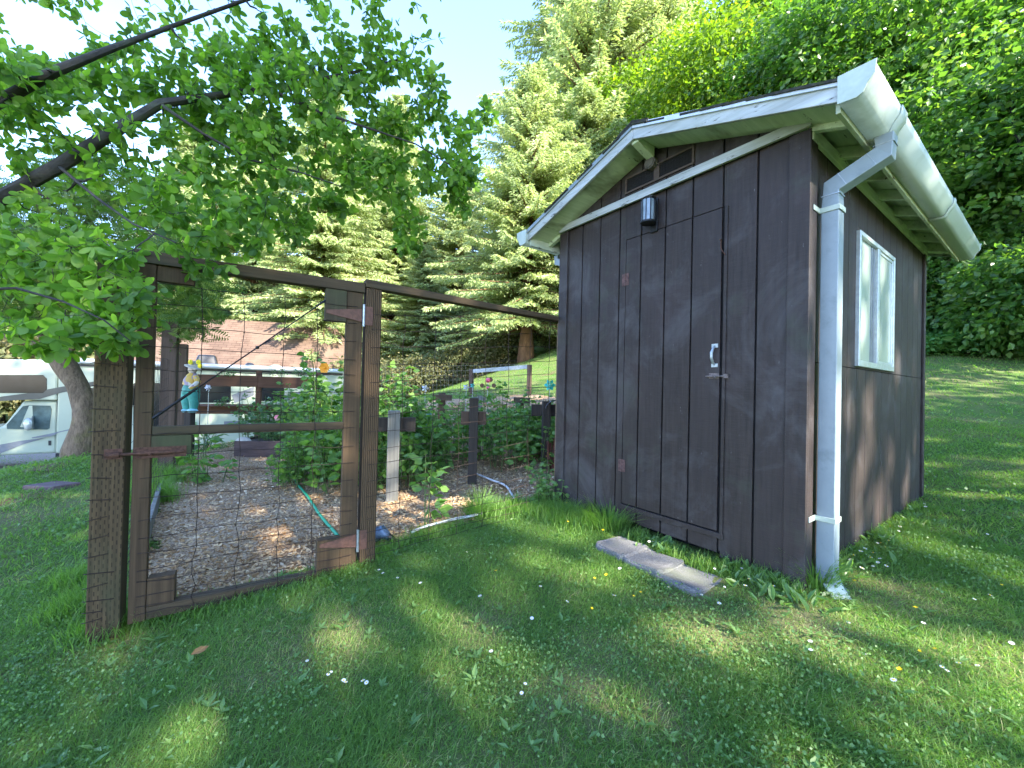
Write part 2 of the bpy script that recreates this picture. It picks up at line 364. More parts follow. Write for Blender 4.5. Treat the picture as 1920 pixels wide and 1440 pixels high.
# wood chip bed, as a sheet on the ground
def inpoly(x, y, poly):
    x = np.asarray(x); y = np.asarray(y); r = np.zeros(x.shape, bool); n = len(poly)
    for i in range(n):
        x1, y1 = poly[i]; x2, y2 = poly[(i + 1) % n]
        c = ((y1 > y) != (y2 > y)) & (x < (x2 - x1) * (y - y1) / (y2 - y1 + 1e-12) + x1); r ^= c
    return r
CHIP = [ONG(*q)[:2] for q in ((285, 1150), (440, 1118), (600, 1072), (690, 1040), (765, 1004), (860, 985), (950, 952), (1035, 925))]
CHIP += [S(2.05, .4, 0)[:2], S(2.2, 2.6, 0)[:2], np.array([2.0, 9.0]), np.array([.5, 12.5]), np.array([-4.5, 12.5]), np.array([-4.9, 7.6])]
CHIP += [ONG(*q)[:2] for q in ((335, 840), (322, 900), (285, 990), (262, 1075))]
def chipmask(x, y): return inpoly(x + (vn(x, y, .3, 11) - .5) * .16, y + (vn(x, y, .3, 12) - .5) * .16, CHIP)
def chipmat():
    t = NT('wood chip'); p = t.pos()
    v = t.n('ShaderNodeTexVoronoi', {'Vector': p, 'Scale': 70.0, 'Randomness': 1.0})
    c = t.ramp(v.outputs['Color'], [(.2, (.20, .125, .07)), (.5, (.36, .245, .15)), (.8, (.48, .36, .24))])
    c = t.mix(t.mask(t.noise(p, 1.1, 4), .5, .66), c, (.20, .115, .06), 'MIX')
    return t.done(t.bsdf(c, .95, bump=v.outputs['Distance'], bstr=1, bdist=.01, spec=.1))
xs = np.arange(-5.2, 2.4, .06); ys = np.arange(2.0, 12.6, .06)
V, Fc = grid(xs, ys, .008)
cen = V[Fc].mean(1); Fc = Fc[chipmask(cen[:, 0], cen[:, 1])]
us, inv = np.unique(Fc, return_inverse=True); Fc = inv.reshape(Fc.shape)
o = npmesh('wood_chip_ground', V[us], Fc, chipmat(), smooth=True); tag(o, kind='structure')
def chippiece():
    t = NT('chip piece'); a = t.n('ShaderNodeAttribute', attribute_name='tint').outputs['Fac']
    c = t.ramp(a, [(0, (.20, .11, .05)), (.35, (.42, .27, .14)), (.8, (.58, .43, .26)), (1, (.68, .57, .42))])
    return t.done(t.bsdf(c, .9, spec=.15))
n = 60000; ang = rng.uniform(-1.0, .5, n); r = 2.2 + 9 * rng.random(n) ** 2.2
x = np.sin(ang) * r; y = np.cos(ang) * r; k = chipmask(x, y); x, y = x[k], y[k]; n = len(x)
CHV = np.array([(-.5, -.5, 0), (.5, -.45, .1), (.55, .5, .05), (-.45, .5, .2)]); CHF = np.array([(0, 1, 2, 3)])
d = rdir(n, .35); nr = rdir(n, .6, 1.0); sz = np.stack([rng.uniform(.006, .017, n), rng.uniform(.014, .042, n), rng.uniform(.006, .02, n)], 1)
V, Fc = scatter(CHV, CHF, np.stack([x, y, gz(x, y) + rng.uniform(.01, .022, n)], 1), basis(d, nr), sz)
o = npmesh('wood_chips', V, Fc, chippiece(), tint=np.clip(rng.random(n) * .8 + vn(x, y, .5, 21) * .35 - .1, 0, 1)); tag(o, 'loose pale wood chips covering the garden path behind the gate', 'wood chips', kind='stuff')
# driveway by the motorhome
xs = np.arange(-26, -7.5, .4); ys = np.arange(4, 24, .4); V, Fc = grid(xs, ys, .012)
cen = V[Fc].mean(1); k = cen[:, 2] < -1.05; Fc = Fc[k]; us, inv = np.unique(Fc, return_inverse=True)
o = npmesh('driveway', V[us], inv.reshape(Fc.shape), plain('gravel', (.28, .25, .21), .95, 0, .4, 30, .6), smooth=True); tag(o, kind='structure')
# bare brown strip along the lip of the lawn
def strip(name, px, w, m, dz=.014):
    pts = [ONG(*q) for q in px]; Vs, Fs = [], []
    pl = []
    for a, b in zip(pts[:-1], pts[1:]):
        for f in np.linspace(0, 1, 8, endpoint=False): pl.append(a + (b - a) * f)
    for i, p in enumerate(pl):
        d = pl[min(i + 1, len(pl) - 1)] - pl[max(i - 1, 0)]; q = np.array([-d[1], d[0], 0]); q /= np.linalg.norm(q)
        for f in (-1, -.5, 0, .5, 1):
            c = p + q * w * f * (.7 + .6 * random.random()); Vs.append((c[0], c[1], gz1(c[0], c[1]) + dz - .012 * abs(f)))
    for i in range(len(pl) - 1):
        for j in range(4): Fs.append((i * 5 + j, i * 5 + j + 1, i * 5 + j + 6, i * 5 + j + 5))
    o = npmesh(name, Vs, Fs, m, smooth=True); return tag(o, kind='structure')
soil = plain('bare soil', (.13, .075, .045), .95, 0, .5, 25, .8)
strip('bare_soil', [(60, 885), (110, 868), (160, 853), (215, 846), (250, 846)], .22, soil)
strip('bare_soil', [(0, 940), (50, 935), (110, 920)], .16, soil)

# ------------------------------------------------------------------ shed
W, L, HE = 1.90, 2.93, 2.40
def top(u): return 2.42 + .333 * min(max(u, 0), W - min(u, W))if 0 <= u <= W else 2.42
def utop(u): return 2.335 + .333 * (min(u, W - u) + .2)          # underside of the roof edge
shed = empty('garden_shed', S(W / 2, L / 2, -.02), 'dark brown board-sided garden shed with a shallow gable roof and white trim', 'shed')
b = B()
# dark backing box (walls behind the grooves) and floor skirt
for (q) in [[(.012, .012), (W - .012, .012), (W - .012, .05), (.012, .05)], [(.012, L - .05), (W - .012, L - .05), (W - .012, L - .012), (.012, L - .012)]]:
    pass
def gable(bb, u0, u1, v0, v1, w0):
    us = [u0, u1] if not (u0 < W / 2 < u1) else [u0, W / 2, u1]
    bot = [(u0, w0), (u1, w0)]; tp = [(u, min(utop(u) + .03, 9)) for u in us][::-1]
    pts = bot + tp
    bb.prism([S(u, v0, w) for u, w in pts], [S(u, v1, w) for u, w in pts])
gable(b, .014, W - .014, .014, .04, 0.02); gable(b, .014, W - .014, L - .04, L - .014, .02)
b.fbox(S, .014, .04, .04, L - .04, .02, HE); b.fbox(S, W - .04, W - .014, .04, L - .04, .02, HE)
b.fbox(S, .10, W - .1, .12, L - .1, -.25, .04)
b.obj('wall_core', M['groove'], shed)
# front boards
DU0, DU1, DW0, DW1 = .440, 1.180, .138, 2.142
b = B(); gaps = [-.153 + .2 * k for k in range(0, 12)]
def pieces(a0, a1, holes):
    out = [(a0, a1)]
    for h0, h1 in holes:
        nx = []
        for p, q in out:
            if h1 <= p or h0 >= q: nx.append((p, q))
            else:
                if h0 > p: nx.append((p, h0))
                if h1 < q: nx.append((h1, q))
        out = nx
    return out
gp = .0058
for g0, g1 in zip(gaps[:-1], gaps[1:]):
    a, c = max(g0 + gp, .0), min(g1 - gp, W)
    if c - a < .02: continue
    cuts = sorted({a, c} | {x for x in (DU0 - .008, DU1 + .007) if a < x < c})
    for p, q in zip(cuts[:-1], cuts[1:]):
        indoor = p >= DU0 - .009 and q <= DU1 + .009
        low = -.01 + random.uniform(-.012, .012)
        if indoor:
            b.fbox(S, p, q, 0, .014, low + .02, DW0 - .045)
            gable(b, p, q, 0, .014, DW1 + .006)
        else: gable(b, p, q, 0, .014, low)
b.obj('front_wall', M['siding'], shed, bevel=.0015)
# right side, left side and back boards
WN = (.845, 1.745, 1.185, 2.075)
for name, u0, u1, hole in (('side_wall', 0.0, .014, True), ('side_wall', W - .014, W, False)):
    b = B(); v = .0
    k = 0
    while v < L - .01:
        v1 = min(v + (.09 if k == 0 else .2), L); k += 1
        for p, q in zip(*[sorted({v + .003, v1 - .003} | {x for x in WN[:2] if v < x < v1})[i:j] for i, j in ((0, -1), (1, None))]):
            inw = hole and p >= WN[0] - .001 and q <= WN[1] + .001
            for w0, w1 in pieces(-.02 + random.uniform(0, .02), HE, [(1.168, 1.172)] + ([(WN[2], WN[3])] if inw else [])):
                b.fbox(S, u0, u1, p, q, w0, w1)
        v = v1
    b.obj(name, M['siding'], shed, bevel=.0015)
b = B()
for k in range(10): 
    gable(b, max(.002 + .2 * k - .05, .0), min(.2 * k + .145, W), L - .014, L, -.01)
b.obj('back_wall', M['siding'], shed)
b = B()
b.fbox(S, -.018, .085, -.018, -.001, -.03, HE); b.fbox(S, -.018, -.001, .0, .085, -.03, 2.37); b.obj('corner_board', M['siding'], shed, bevel=.003)
b = B(); b.fbox(S, W - .085, W + .018, -.018, -.001, -.02, HE); b.fbox(S, W + .001, W + .018, .0, .085, -.02, 2.37); b.obj('corner_board', M['siding'], shed, bevel=.003)
b = B(); b.fbox(S, -.018, -.001, L - .07, L + .0, -.03, 2.37); b.obj('corner_board', M['siding'], shed, bevel=.003)
# door
door = None
b = B()
for g0, g1 in zip(gaps[:-1], gaps[1:]):
    a, c = max(g0 + gp, DU0), min(g1 - gp, DU1)
    if c - a > .01: b.fbox(S, a, c, -.003, .0135, DW0, DW1)
door = b.obj('door', M['siding'], shed, bevel=.0015)
b = B(); b.fbox(S, DU0 - .026, DU0 - .007, -.010, -.0005, DW0 - .04, DW1 + .0); b.obj('door_lath', M['siding'], shed, bevel=.002)
b = B(); b.fbox(S, DU0 - .03, DU1 + .01, -.012, -.0005, DW0 - .043, DW0 - .008); b.obj('door_sill', M['siding'], shed, bevel=.003)
b = B()      # pull handle
b.tube([S(.482 , -.004, 1.283), S(.484, -.022, 1.268), S(.488, -.034, 1.24), S(.488, -.034, 1.205), S(.484, -.022, 1.178), S(.481, -.004, 1.165)], [.006, .007, .0085, .0085, .007, .006], 8)
b.fbox(S, .462, .502, -.007, -.003, 1.272, 1.296); b.fbox(S, .462, .502, -.007, -.003, 1.150, 1.172)
b.obj('handle', M['galv'], door, smooth=True)
b = B()      # rusty bolt
b.fbox(S, .452, .515, -.008, -.003, 1.078, 1.112); b.tube([S(.53, -.016, 1.092), S(.395, -.016, 1.092)], .006, 8); b.tube([S(.47, -.016, 1.092), S(.47, -.03, 1.08)], .005, 6)
b.fbox(S, .392, .418, -.022, -.001, 1.08, 1.105)
b.obj('latch', plain('worn bolt', (.16, .13, .12), .7, .4, .5, 60, .4), door)
for w in (1.84, .42):
    b = B(); b.fbox(S, 1.152, 1.178, -.007, -.003, w - .045, w + .045); b.fbox(S, 1.19, 1.216, -.0045, -.0005, w - .045, w + .045); b.tube([S(1.184, -.007, w - .047), S(1.184, -.007, w + .047)], .006, 8)
    b.obj('hinge', plain('painted rust hinge', (.11, .06, .055), .8, .2, .5, 50, .4), door)
b = B(); b.tube([S(.452, -.004, 1.93), S(.45, -.02, 1.925), S(.448, -.014, 1.88), S(.43, -.02, 1.85), S(.425, -.012, 1.84)], .003, 6); b.tube([S(.455, -.002, 1.94), S(.455, -.02, 1.94)], .004, 6); b.obj('hook', M['rust'], door)
# gable trim, vent
b = B(); b.fbox(S, -.022, W + .012, -.040, -.0185, 2.402, 2.460); b.obj('gable_trim', M['white'], shed, bevel=.003)
b = B()
for a in ((.64, .655, 2.498, 2.622), (1.185, 1.2, 2.498, 2.622), (.9, .945, 2.512, 2.61), (.655, 1.185, 2.498, 2.512), (.655, 1.185, 2.61, 2.622)): b.fbox(S, a[0], a[1], -.012, -.0005, a[2], a[3])
vent = b.obj('gable_vent', wood('vent frame', (.05, .035, .028), (.10, .075, .06), FD, 50), shed)
b = B(); b.fbox(S, .655, 1.185, -.003, -.0003, 2.512, 2.61)
for k in range(24): b.fbox(S, .66 + k * .022, .6612 + k * .022, -.0045, -.003, 2.512, 2.61)
for k in range(5): b.fbox(S, .655, 1.185, -.0055, -.0045, 2.525 + k * .018, 2.5262 + k * .018)
b.obj('vent_screen', M['groove'], vent)
b = B(); b.tube([S(.955, -.0, 2.63), S(.955, -.05, 2.63)], .045, 8); b.tube([S(.955, -.051, 2.63), S(.955, -.056, 2.63)], .036, 8); b.tube([S(.93, -.03, 2.64), S(.9, -.06, 2.62), S(.905, -.03, 2.60)], .004, 5); b.obj('junction_box', plain('old box', (.10, .09, .07), .8, .1, .4, 30), shed)
# roof
FO, BO, SO = -.25, 3.20, .20
b = B()
def slope(bb, t0, t1, v0, v1, ue=SO):
    for sgn in (0, 1):
        f = (lambda u: u) if sgn == 0 else (lambda u: W - u)
        a = [S(f(-ue), v0, utop(-ue) + t0), S(f(W / 2), v0, utop(W / 2) + t0), S(f(W / 2), v0, utop(W / 2) + t1), S(f(-ue), v0, utop(-ue) + t1)]
        c = [p + D2 * (v1 - v0) for p in a]; bb.prism(a, c)
slope(b, .062, .082, FO + .02, BO - .02, SO - .02)
roof = b.obj('roof', M['soffit'], shed)
b = B()      # shingle courses
nco = 9; ln = (W / 2 + SO + .01)
for sgn in (0, 1):
    f = (lambda u: u) if sgn == 0 else (lambda u: W - u)
    for k in range(nco):
        ua = -SO - .012 + k * ln / nco; ub = min(ua + ln / nco + .03, W / 2 + .01); v = FO - .012
        while v < BO + .01:
            v1 = min(v + random.uniform(.22, .3), BO + .015); jt = random.uniform(-.008, .01); jl = random.uniform(0, .006)
            e0 = random.uniform(-.012, .006) if v < FO else 0
            z0, z1 = utop(ua) + .088 + jl, utop(ub) + .086
            if ub > W / 2: z1 = utop(W / 2) + .09
            ubb = min(ub, W / 2)
            q = [S(f(ua + jt), v + e0, z0), S(f(ubb), v + e0, z1), S(f(ubb), v1 - .004, z1), S(f(ua + jt), v1 - .004, z0)]
            b.box8(q + [p + ZUP * .014 for p in q]); v = v1
for k in range(14):
    v = FO - .015 + k * .247; q0 = [S(W / 2 - .13, v, utop(W / 2 - .13) + .105), S(W / 2, v, utop(W / 2) + .112), S(W / 2 + .13, v, utop(W / 2 + .13) + .105)]
    q = [p + D2 * .27 + ZUP * .004 for p in q0]
    b.add(q0 + q + [p + ZUP * .012 for p in q0 + q], [(6, 7, 10, 9), (7, 8, 11, 10), (0, 1, 7, 6), (1, 2, 8, 7), (3, 4, 10, 9), (0, 3, 9, 6), (2, 5, 11, 8), (0, 1, 4, 3), (1, 2, 5, 4)])
b.obj('shingles', M['shingle'], roof)
for v0, v1 in ((FO - .0, FO + .022), (BO - .022, BO)):
    for sgn in (0, 1):
        f = (lambda u: u) if sgn == 0 else (lambda u: W - u); b = B(); e = .0015
        a = [(-SO, utop(-SO)), (W / 2 - e, utop(W / 2)), (W / 2 - e, utop(W / 2) + .085), (-SO, utop(-SO) + .085)]
        b.prism([S(f(u), v0, w) for u, w in a], [S(f(u), v1, w) for u, w in a]); fb = b.obj('rake_board', M['white'], roof, bevel=.003)
        b = B(); a = [(-SO - .012, utop(-SO) + .066), (W / 2 - e, utop(W / 2) + .070), (W / 2 - e, utop(W / 2) + .106), (-SO - .012, utop(-SO) + .098)]
        vv0 = v0 - .012 if v0 < 0 else v1 + .001; b.prism([S(f(u), vv0, w) for u, w in a], [S(f(u), vv0 + .011, w) for u, w in a]); b.obj('drip_edge', plain('drip edge', (.50, .55, .62), .4, .1, .12, 20) if v0 < 0 and sgn == 0 else M['pipe'], roof, bevel=.002)
for sgn in (0, 1):      # rake soffit strips and eave boards, rafter tails
    f = (lambda u: u) if sgn == 0 else (lambda u: W - u)
    for v0, v1 in ((FO + .022, -.002), (L + .002, BO - .022)):
        b = B(); a = [(-SO + .02, .022), (W / 2 - .03, .022), (W / 2 - .03, .034), (-SO + .02, .034)]
        b.prism([S(f(u), v0, utop(u) + t) for u, t in a], [S(f(u), v1, utop(u) + t) for u, t in a]); b.obj('rake_soffit', M['soffit'], roof)
    b = B(); b.fbox(lambda u, v, w: S(f(u), v, w), -SO, -SO + .02, FO + .023, BO - .023, 2.295, 2.40); b.obj('eave_board', M['white2'], roof, bevel=.003)
    for k, v in enumerate(np.linspace(-.01, L - .03, 8)):
        b = B(); a = [(-SO + .021, -.01), (.10, -.01), (.10, .06), (-SO + .021, .06)]
        b.prism([S(f(u), v, utop(u) + t) for u, t in a], [S(f(u), v + .04, utop(u) + t) for u, t in a]); b.obj('rafter_tail', M['soffit'], roof, bevel=.003)
    b = B(); b.fbox(lambda u, v, w: S(f(u), v, w), -.025, -.006, -.0, L, 2.345, 2.412); b.obj('frieze_board', M['soffit'], roof)
b = B(); a = [(W / 2 - .028, 2.63), (W / 2 + .028, 2.63), (W / 2 + .028, 2.735), (W / 2 - .028, 2.735)]
b.prism([S(a[0][0], -.04, 2.65), S(a[1][0], -.04, 2.65), S(a[2][0], -.04, 2.745), S(a[3][0], -.04, 2.745)], [S(a[0][0], FO + .024, 2.70), S(a[1][0], FO + .024, 2.70), S(a[2][0], FO + .024, 2.745), S(a[3][0], FO + .024, 2.745)]); b.obj('ridge_lookout', M['soffit'], roof, bevel=.003)
# gutters
def gutter(sgn):
    f = (lambda u: u) if sgn == 0 else (lambda u: W - u)
    pr = [(-.203, 2.435), (-.203, 2.318), (-.268, 2.312), (-.288, 2.322), (-.300, 2.352), (-.325, 2.385), (-.330, 2.425), (-.318, 2.432)]
    b = B(); v0, v1 = FO - .02, BO + .02
    vs = [S(f(u), v, w) for v in (v0, v1) for u, w in pr]; n = len(pr)
    b.add(vs, [(i, i + 1, n + i + 1, n + i) for i in range(n - 1)])
    g = b.obj('gutter', M['gutter'], shed, smooth=True, solid=.003)
    for v in (v0 - .004, v1):
        b = B()
        pc = [(-.198, 2.44), (-.198, 2.312), (-.268, 2.306), (-.292, 2.318), (-.305, 2.35), (-.331, 2.385), (-.336, 2.44)]
        b.prism([S(f(u), v, w) for u, w in pc], [S(f(u), v + .006, w) for u, w in pc])
        b.obj('end_cap', M['gutter'], g, bevel=.002)
    for v, wd in ([(.22, .11), (1.75, .07)] if sgn == 0 else [(1.5, .07)]):
        b = B(); pc = [(-.204, 2.31), (-.270, 2.304), (-.293, 2.316), (-.306, 2.35), (-.331, 2.385), (-.337, 2.425)]
        vs = [S(f(u), vv, w) for vv in (v - wd / 2, v + wd / 2) for u, w in pc]; n = len(pc)
        b.add(vs, [(i, i + 1, n + i + 1, n + i) for i in range(n - 1)]); b.obj('joint_collar', M['gutter'], g, smooth=True, solid=.004)
    return g
gutter(0); gutter(1)
# downspout on the right
def rectpath(bb, pts, wu, wv):
    secs = []
    for i, p in enumerate(pts):
        p = np.array(p, float)
        secs.append(p)
    vs = []
    for i, p in enumerate(secs):
        d = secs[min(i + 1, len(secs) - 1)] - secs[max(i - 1, 0)]; d = d / np.linalg.norm(d)
        nu = np.array([d[2], 0, -d[0]]); nl = np.linalg.norm(nu)
        nu = nu / nl if nl > 1e-6 else np.array([1, 0, 0])
        if 0 < i < len(secs) - 1:
            a = secs[i] - secs[i - 1]; c = secs[i + 1] - secs[i]; ca = (a @ c) / np.linalg.norm(a) / np.linalg.norm(c); st = 1 / max(math.sqrt((1 + ca) / 2), .4)
        else: st = 1
        nv = np.array([0, 1, 0])
        for x, y in ((-1, -1), (1, -1), (1, 1), (-1, 1)):
            q = p + nu * x * wu / 2 * st + nv * y * wv / 2; vs.append(S(*q))
    fs = [(i * 4 + k, i * 4 + (k + 1) % 4, i * 4 + 4 + (k + 1) % 4, i * 4 + 4 + k) for i in range(len(secs) - 1) for k in range(4)]
    bb.add(vs, fs + [(0, 1, 2, 3), tuple(len(vs) - 4 + k for k in range(4))])
b = B(); rectpath(b, [(-.27, .2, 2.31), (-.27, .2, 2.225), (-.066, .165, 2.115), (-.066, .155, 2.0), (-.066, .155, .03), (-.105, .14, -.045), (-.2, .10, -.085)], .078, .085)
ds = b.obj('downspout', M['pipe'], shed, bevel=.004)
for w in (1.99, .33):
    b = B(); b.fbox(S, -.112, -.020, .106, .112, w - .014, w + .014); b.fbox(S, -.112, -.108, .112, .2, w - .014, w + .014); b.fbox(S, -.02, .012, .05, .112, w - .018, w + .014) if False else b.fbox(S, -.024, -.019, .02, .112, w - .014, w + .014)
    b.obj('bracket', M['gutter'], ds, bevel=.002)
for p0_, p1_ in (((-.066, .158, 2.07), (-.066, .158, 2.066)), ((-.11, .172, 2.139), (-.113, .1725, 2.1406)), ((-.225, .192, 2.201), (-.228, .1925, 2.2026)), ((-.27, .2, 2.262), (-.27, .2, 2.266)), ((-.066, .155, .06), (-.066, .155, .056))):
    b = B(); rectpath(b, [p0_, p1_], .081, .088); b.obj('seam', M['galv'], ds)
b = B(); b.beam(S(-.10, .11, .0), S(-.19, .03, -.06), .09, .012); b.obj('splash_tip', M['gutter'], ds, bevel=.003)
b = B(); rectpath(b, [(W + .27, .2, 2.31), (W + .27, .2, 2.25), (W + .06, .16, 2.15), (W + .06, .15, .1)], .06, .07); b.obj('downspout', M['pipe'], shed, bevel=.005)
# window
b = B(); w = WN; fr = .03
for a in ((w[0], w[0] + fr, w[2], w[3]), (w[1] - fr, w[1], w[2], w[3]), (w[0] + fr, w[1] - fr, w[3] - fr, w[3]), (w[0] + fr, w[1] - fr, w[2], w[2] + .04)): b.fbox(S, -.022, .012, a[0], a[1], a[2], a[3])
win = b.obj('window', M['alu'], shed, bevel=.003)
b = B(); m0 = 1.24
b.fbox(S, -.020, .006, m0 + .035, m0 + .085, w[2] + .04, w[3] - fr)
for a in ((m0 + .085, w[1] - fr, w[2] + .04, w[2] + .062), (m0 + .085, w[1] - fr, w[3] - fr - .02, w[3] - fr), (w[1] - fr - .016, w[1] - fr, w[2] + .06, w[3] - fr - .02)): b.fbox(S, -.013, .002, a[0], a[1], a[2], a[3])
b.obj('sliding_sash', M['alu'], win, bevel=.002)
b = B(); b.fbox(S, -.004, .006, m0 - .01, m0 + .02, w[2] + .04, w[3] - fr); b.fbox(S, -.004, .006, m0 - .06, m0 - .035, w[2] + .04, w[3] - fr); b.obj('inner_stile', plain('dark sash frame', (.16, .18, .20), .4, .5), win, bevel=.002)  # inner stiles in a darker grey than the window frame
def glassmat(name, tint=(.75, .82, .8), tr=.55):
    t = NT(name); g = t.n('ShaderNodeBsdfGlossy', {'Color': (.9, .93, .95), 'Roughness': .06}).outputs[0]; tr_ = t.n('ShaderNodeBsdfTransparent', {'Color': tint}).outputs[0]
    f = t.n('ShaderNodeFresnel', {'IOR': 1.5}).outputs[0]; f = t.math('ADD', t.math('MULTIPLY', f, .85), .12)
    return t.done(t.n('ShaderNodeMixShader', {0: f, 1: tr_, 2: g}).outputs[0])
M['glass'] = glassmat('glass')
b = B(); b.fbox(S, .0005, .0025, w[0] + fr, m0 + .035, w[2] + .04, w[3] - fr); b.fbox(S, -.007, -.005, m0 + .085, w[1] - fr - .016, w[2] + .06, w[3] - fr - .02); b.obj('pane', plain('frosted glass', (.36, .42, .39), .16, 0, .12, 2.5, .02, .6), win)
b = B()      # pale cloth behind the glass, gathered
v0 = w[0] + .03; n = 60
vs = []
for i in range(n + 1):
    v = v0 + (w[1] - w[0] - .06) * i / n; u = .0105 + .003 * math.sin(i * .9) + .001 * math.sin(i * 2.3)
    vs += [S(u, v, w[2] + .035), S(u, v, w[3] - .02)]
b.add(vs, [(2 * i, 2 * i + 2, 2 * i + 3, 2 * i + 1) for i in range(n)]); b.obj('curtain', plain('pale curtain', (.55, .58, .54), .9, 0, .2, 5), win, smooth=True)
# lantern over the door
lan = empty('wall_lantern', S(.937, -.02, 2.13), 'black cylinder porch lantern fixed above the shed door', 'lantern')
b = B(); b.fbox(S, .905, .965, -.018, -.001, 2.13, 2.37); b.obj('back_plate', M['black'], lan, bevel=.004)
b = B(); b.lathe(S(.94, -.075, 2.19), [(.047, 0), (.047, .15)], 18)
b.obj('glass_cylinder', plain('smoked glass', (.20, .25, .29), .12, 0, .3, 20, .02, .8), lan, smooth=True)
b = B()
for k in range(10):
    a = 2 * PI * k / 10; c = S(.94, -.075, 2.185) + (D1 * math.cos(a) + D2 * math.sin(a)) * .049; b.tube([c, c + ZUP * .16], .0035, 5)
b.lathe(S(.94, -.075, 2.345), [(.052, 0), (.054, .006), (.03, .022), (.012, .03)], 18); b.lathe(S(.94, -.075, 2.172), [(.04, 0), (.053, .008), (.053, .02)], 18)
b.fbox(S, .928, .952, -.06, -.018, 2.347, 2.362); b.obj('cage', M['black'], lan)

# three concrete pavers by the door
def paver(nm, cx, cy, rot, lab, sz=(.30, .29), dz=0):
    b = B(); p = ONG(cx, cy); ca, sa = math.cos(rot), math.sin(rot); n = 22; pts = []
    for k in range(n):
        a = 2 * PI * k / n; x = math.copysign(abs(math.cos(a)) ** .35, math.cos(a)) * sz[0] / 2; y = math.copysign(abs(math.sin(a)) ** .35, math.sin(a)) * sz[1] / 2
        x *= 1 + random.uniform(-.05, .03); y *= 1 + random.uniform(-.05, .03); pts.append(D1 * (x * ca - y * sa) + D2 * (x * sa + y * ca))
    z = p[2]
    z0 = z - .06; z += dz - .042
    b.prism([np.array([p[0], p[1], z0]) + q for q in pts], [np.array([p[0], p[1], z + .05 + .01 * math.sin(k)]) + q * .97 for k, q in enumerate(pts)])
    o = b.obj('paver', M['concrete'], bevel=.012); tag(o, lab, 'paver', 'pavers by the shed door'); return o
t = NT('exposed concrete'); p_ = t.pos(); v_ = t.noise(p_, 150, 3, .7); c_ = t.ramp(v_, [(.35, (.08, .08, .08)), (.6, (.19, .185, .185)), (.75, (.33, .32, .31))])
c_ = t.mix(t.mask(t.noise(p_, 4, 5), .5, .7), c_, (.13, .14, .10)); M['concrete'] = t.done(t.bsdf(c_, .95, bump=v_, bstr=.7, bdist=.006))
paver('p', 1168, 1030, .1, 'grey concrete paver farthest from the shed corner, under the long grass', dz=.012)
paver('p', 1226, 1057, -.02, 'grey concrete paver between the two other pavers', dz=.012)
paver('p', 1288, 1085, .05, 'grey concrete paver nearest the shed corner, with weeds over its edge', (.32, .29), dz=.006)

# ------------------------------------------------------------------ gate and fence
def post(nm, s0, s1, n0, n1, z0, z1, m, label, cat='post', bev=.006, fr=G, grp=None):
    b = B(); b.fbox(fr, s0, s1, n0, n1, z0, z1); o = b.obj(nm, m, bevel=bev); return tag(o, label, cat, grp)
def incised(name, base, hi):
    t = NT(name); p = t.pos(); q = t.squeeze(p, (0, 0, 1), .04)
    g = t.noise(q, 60, 5, .65); c = t.ramp(g, [(.3, base), (.7, hi)])
    s_ = t.n('ShaderNodeVectorMath', {0: p, 1: tuple(GD)}, operation='DOT_PRODUCT').outputs['Value']
    z_ = t.n('ShaderNodeSeparateXYZ', {0: p}).outputs['Z']
    col = t.math('FLOOR', t.math('MULTIPLY', s_, 62)); fx = t.math('FRACT', t.math('MULTIPLY', s_, 62))
    off = t.math('MULTIPLY', t.math('MODULO', col, 2.0), .5)
    fz = t.math('FRACT', t.math('ADD', t.math('MULTIPLY', z_, 22), off))
    sl = t.math('MULTIPLY', t.math('LESS_THAN', fx, .28), t.math('LESS_THAN', fz, .5))
    c = t.mix(t.math('MULTIPLY', sl, .75), c, (.012, .007, .004))
    c = t.mix(t.mask(t.noise(t.squeeze(p, (0, 0, 1), .3), 4, 4), .52, .7), c, (.06, .055, .025))
    h = t.math('SUBTRACT', g, t.math('MULTIPLY', sl, 1.2))
    return t.done(t.bsdf(c, .85, bump=h, bstr=.7, bdist=.004, spec=.3))
M['incised'] = incised('incised treated wood', (.034, .023, .010), (.115, .074, .034))
def grooved(name):
    t = NT(name); p = t.pos(); s_ = t.n('ShaderNodeVectorMath', {0: p, 1: tuple(GD)}, operation='DOT_PRODUCT').outputs['Value']
    q = t.squeeze(p, (0, 0, 1), .03); g = t.noise(q, 60, 5, .65)
    wv = t.math('SINE', t.math('MULTIPLY', t.math('ADD', s_, t.math('MULTIPLY', t.noise(q, 6, 2), .012)), 480)); wv = t.math('MULTIPLY', t.math('ADD', wv, 1), .5)
    c = t.ramp(t.math('ADD', t.math('MULTIPLY', g, .5), t.math('MULTIPLY', wv, .5)), [(.2, (.026, .016, .008)), (.8, (.135, .082, .042))])
    return t.done(t.bsdf(c, .85, bump=wv, bstr=.8, bdist=.004, spec=.3))
M['grooved'] = grooved('grooved weathered post')
ZG = lambda s: gz1(*G(s, 0, 0)[:2])
GP = post('gate_post', -3.035, -2.905, -.015, .115, ZG(-2.97) - .3, 1.90, M['incised'], 'thick treated gate post at the latch side, half hidden by leaves')
hp = empty('gate_post', G(-1.645, .04, ZG(-1.64)), 'weathered ridged gate post that carries the two tan hinges', 'post')
b = B(); b.fbox(G, -1.700, -1.592, -.01, .08, ZG(-1.65) - .3, 1.972); b.obj('post', M['grooved'], hp, bevel=.006)
post('fence_post', .045, .12, -.01, .08, ZG(.06) - .3, 1.915, M['tanpost'], 'pale tan fence post against the corner of the shed')
gate = empty('garden_gate', G(-2.3, .02, .0), 'tall wooden garden gate filled with rusty wire mesh', 'gate')
SL0, SL1, SR0, SR1 = -2.878, -2.805, -1.842, -1.722
b = B(); b.fbox(G, SL0, SL1, 0, .05, -.01, 1.93); b.obj('stile', M['gatewood'], gate, bevel=.004)
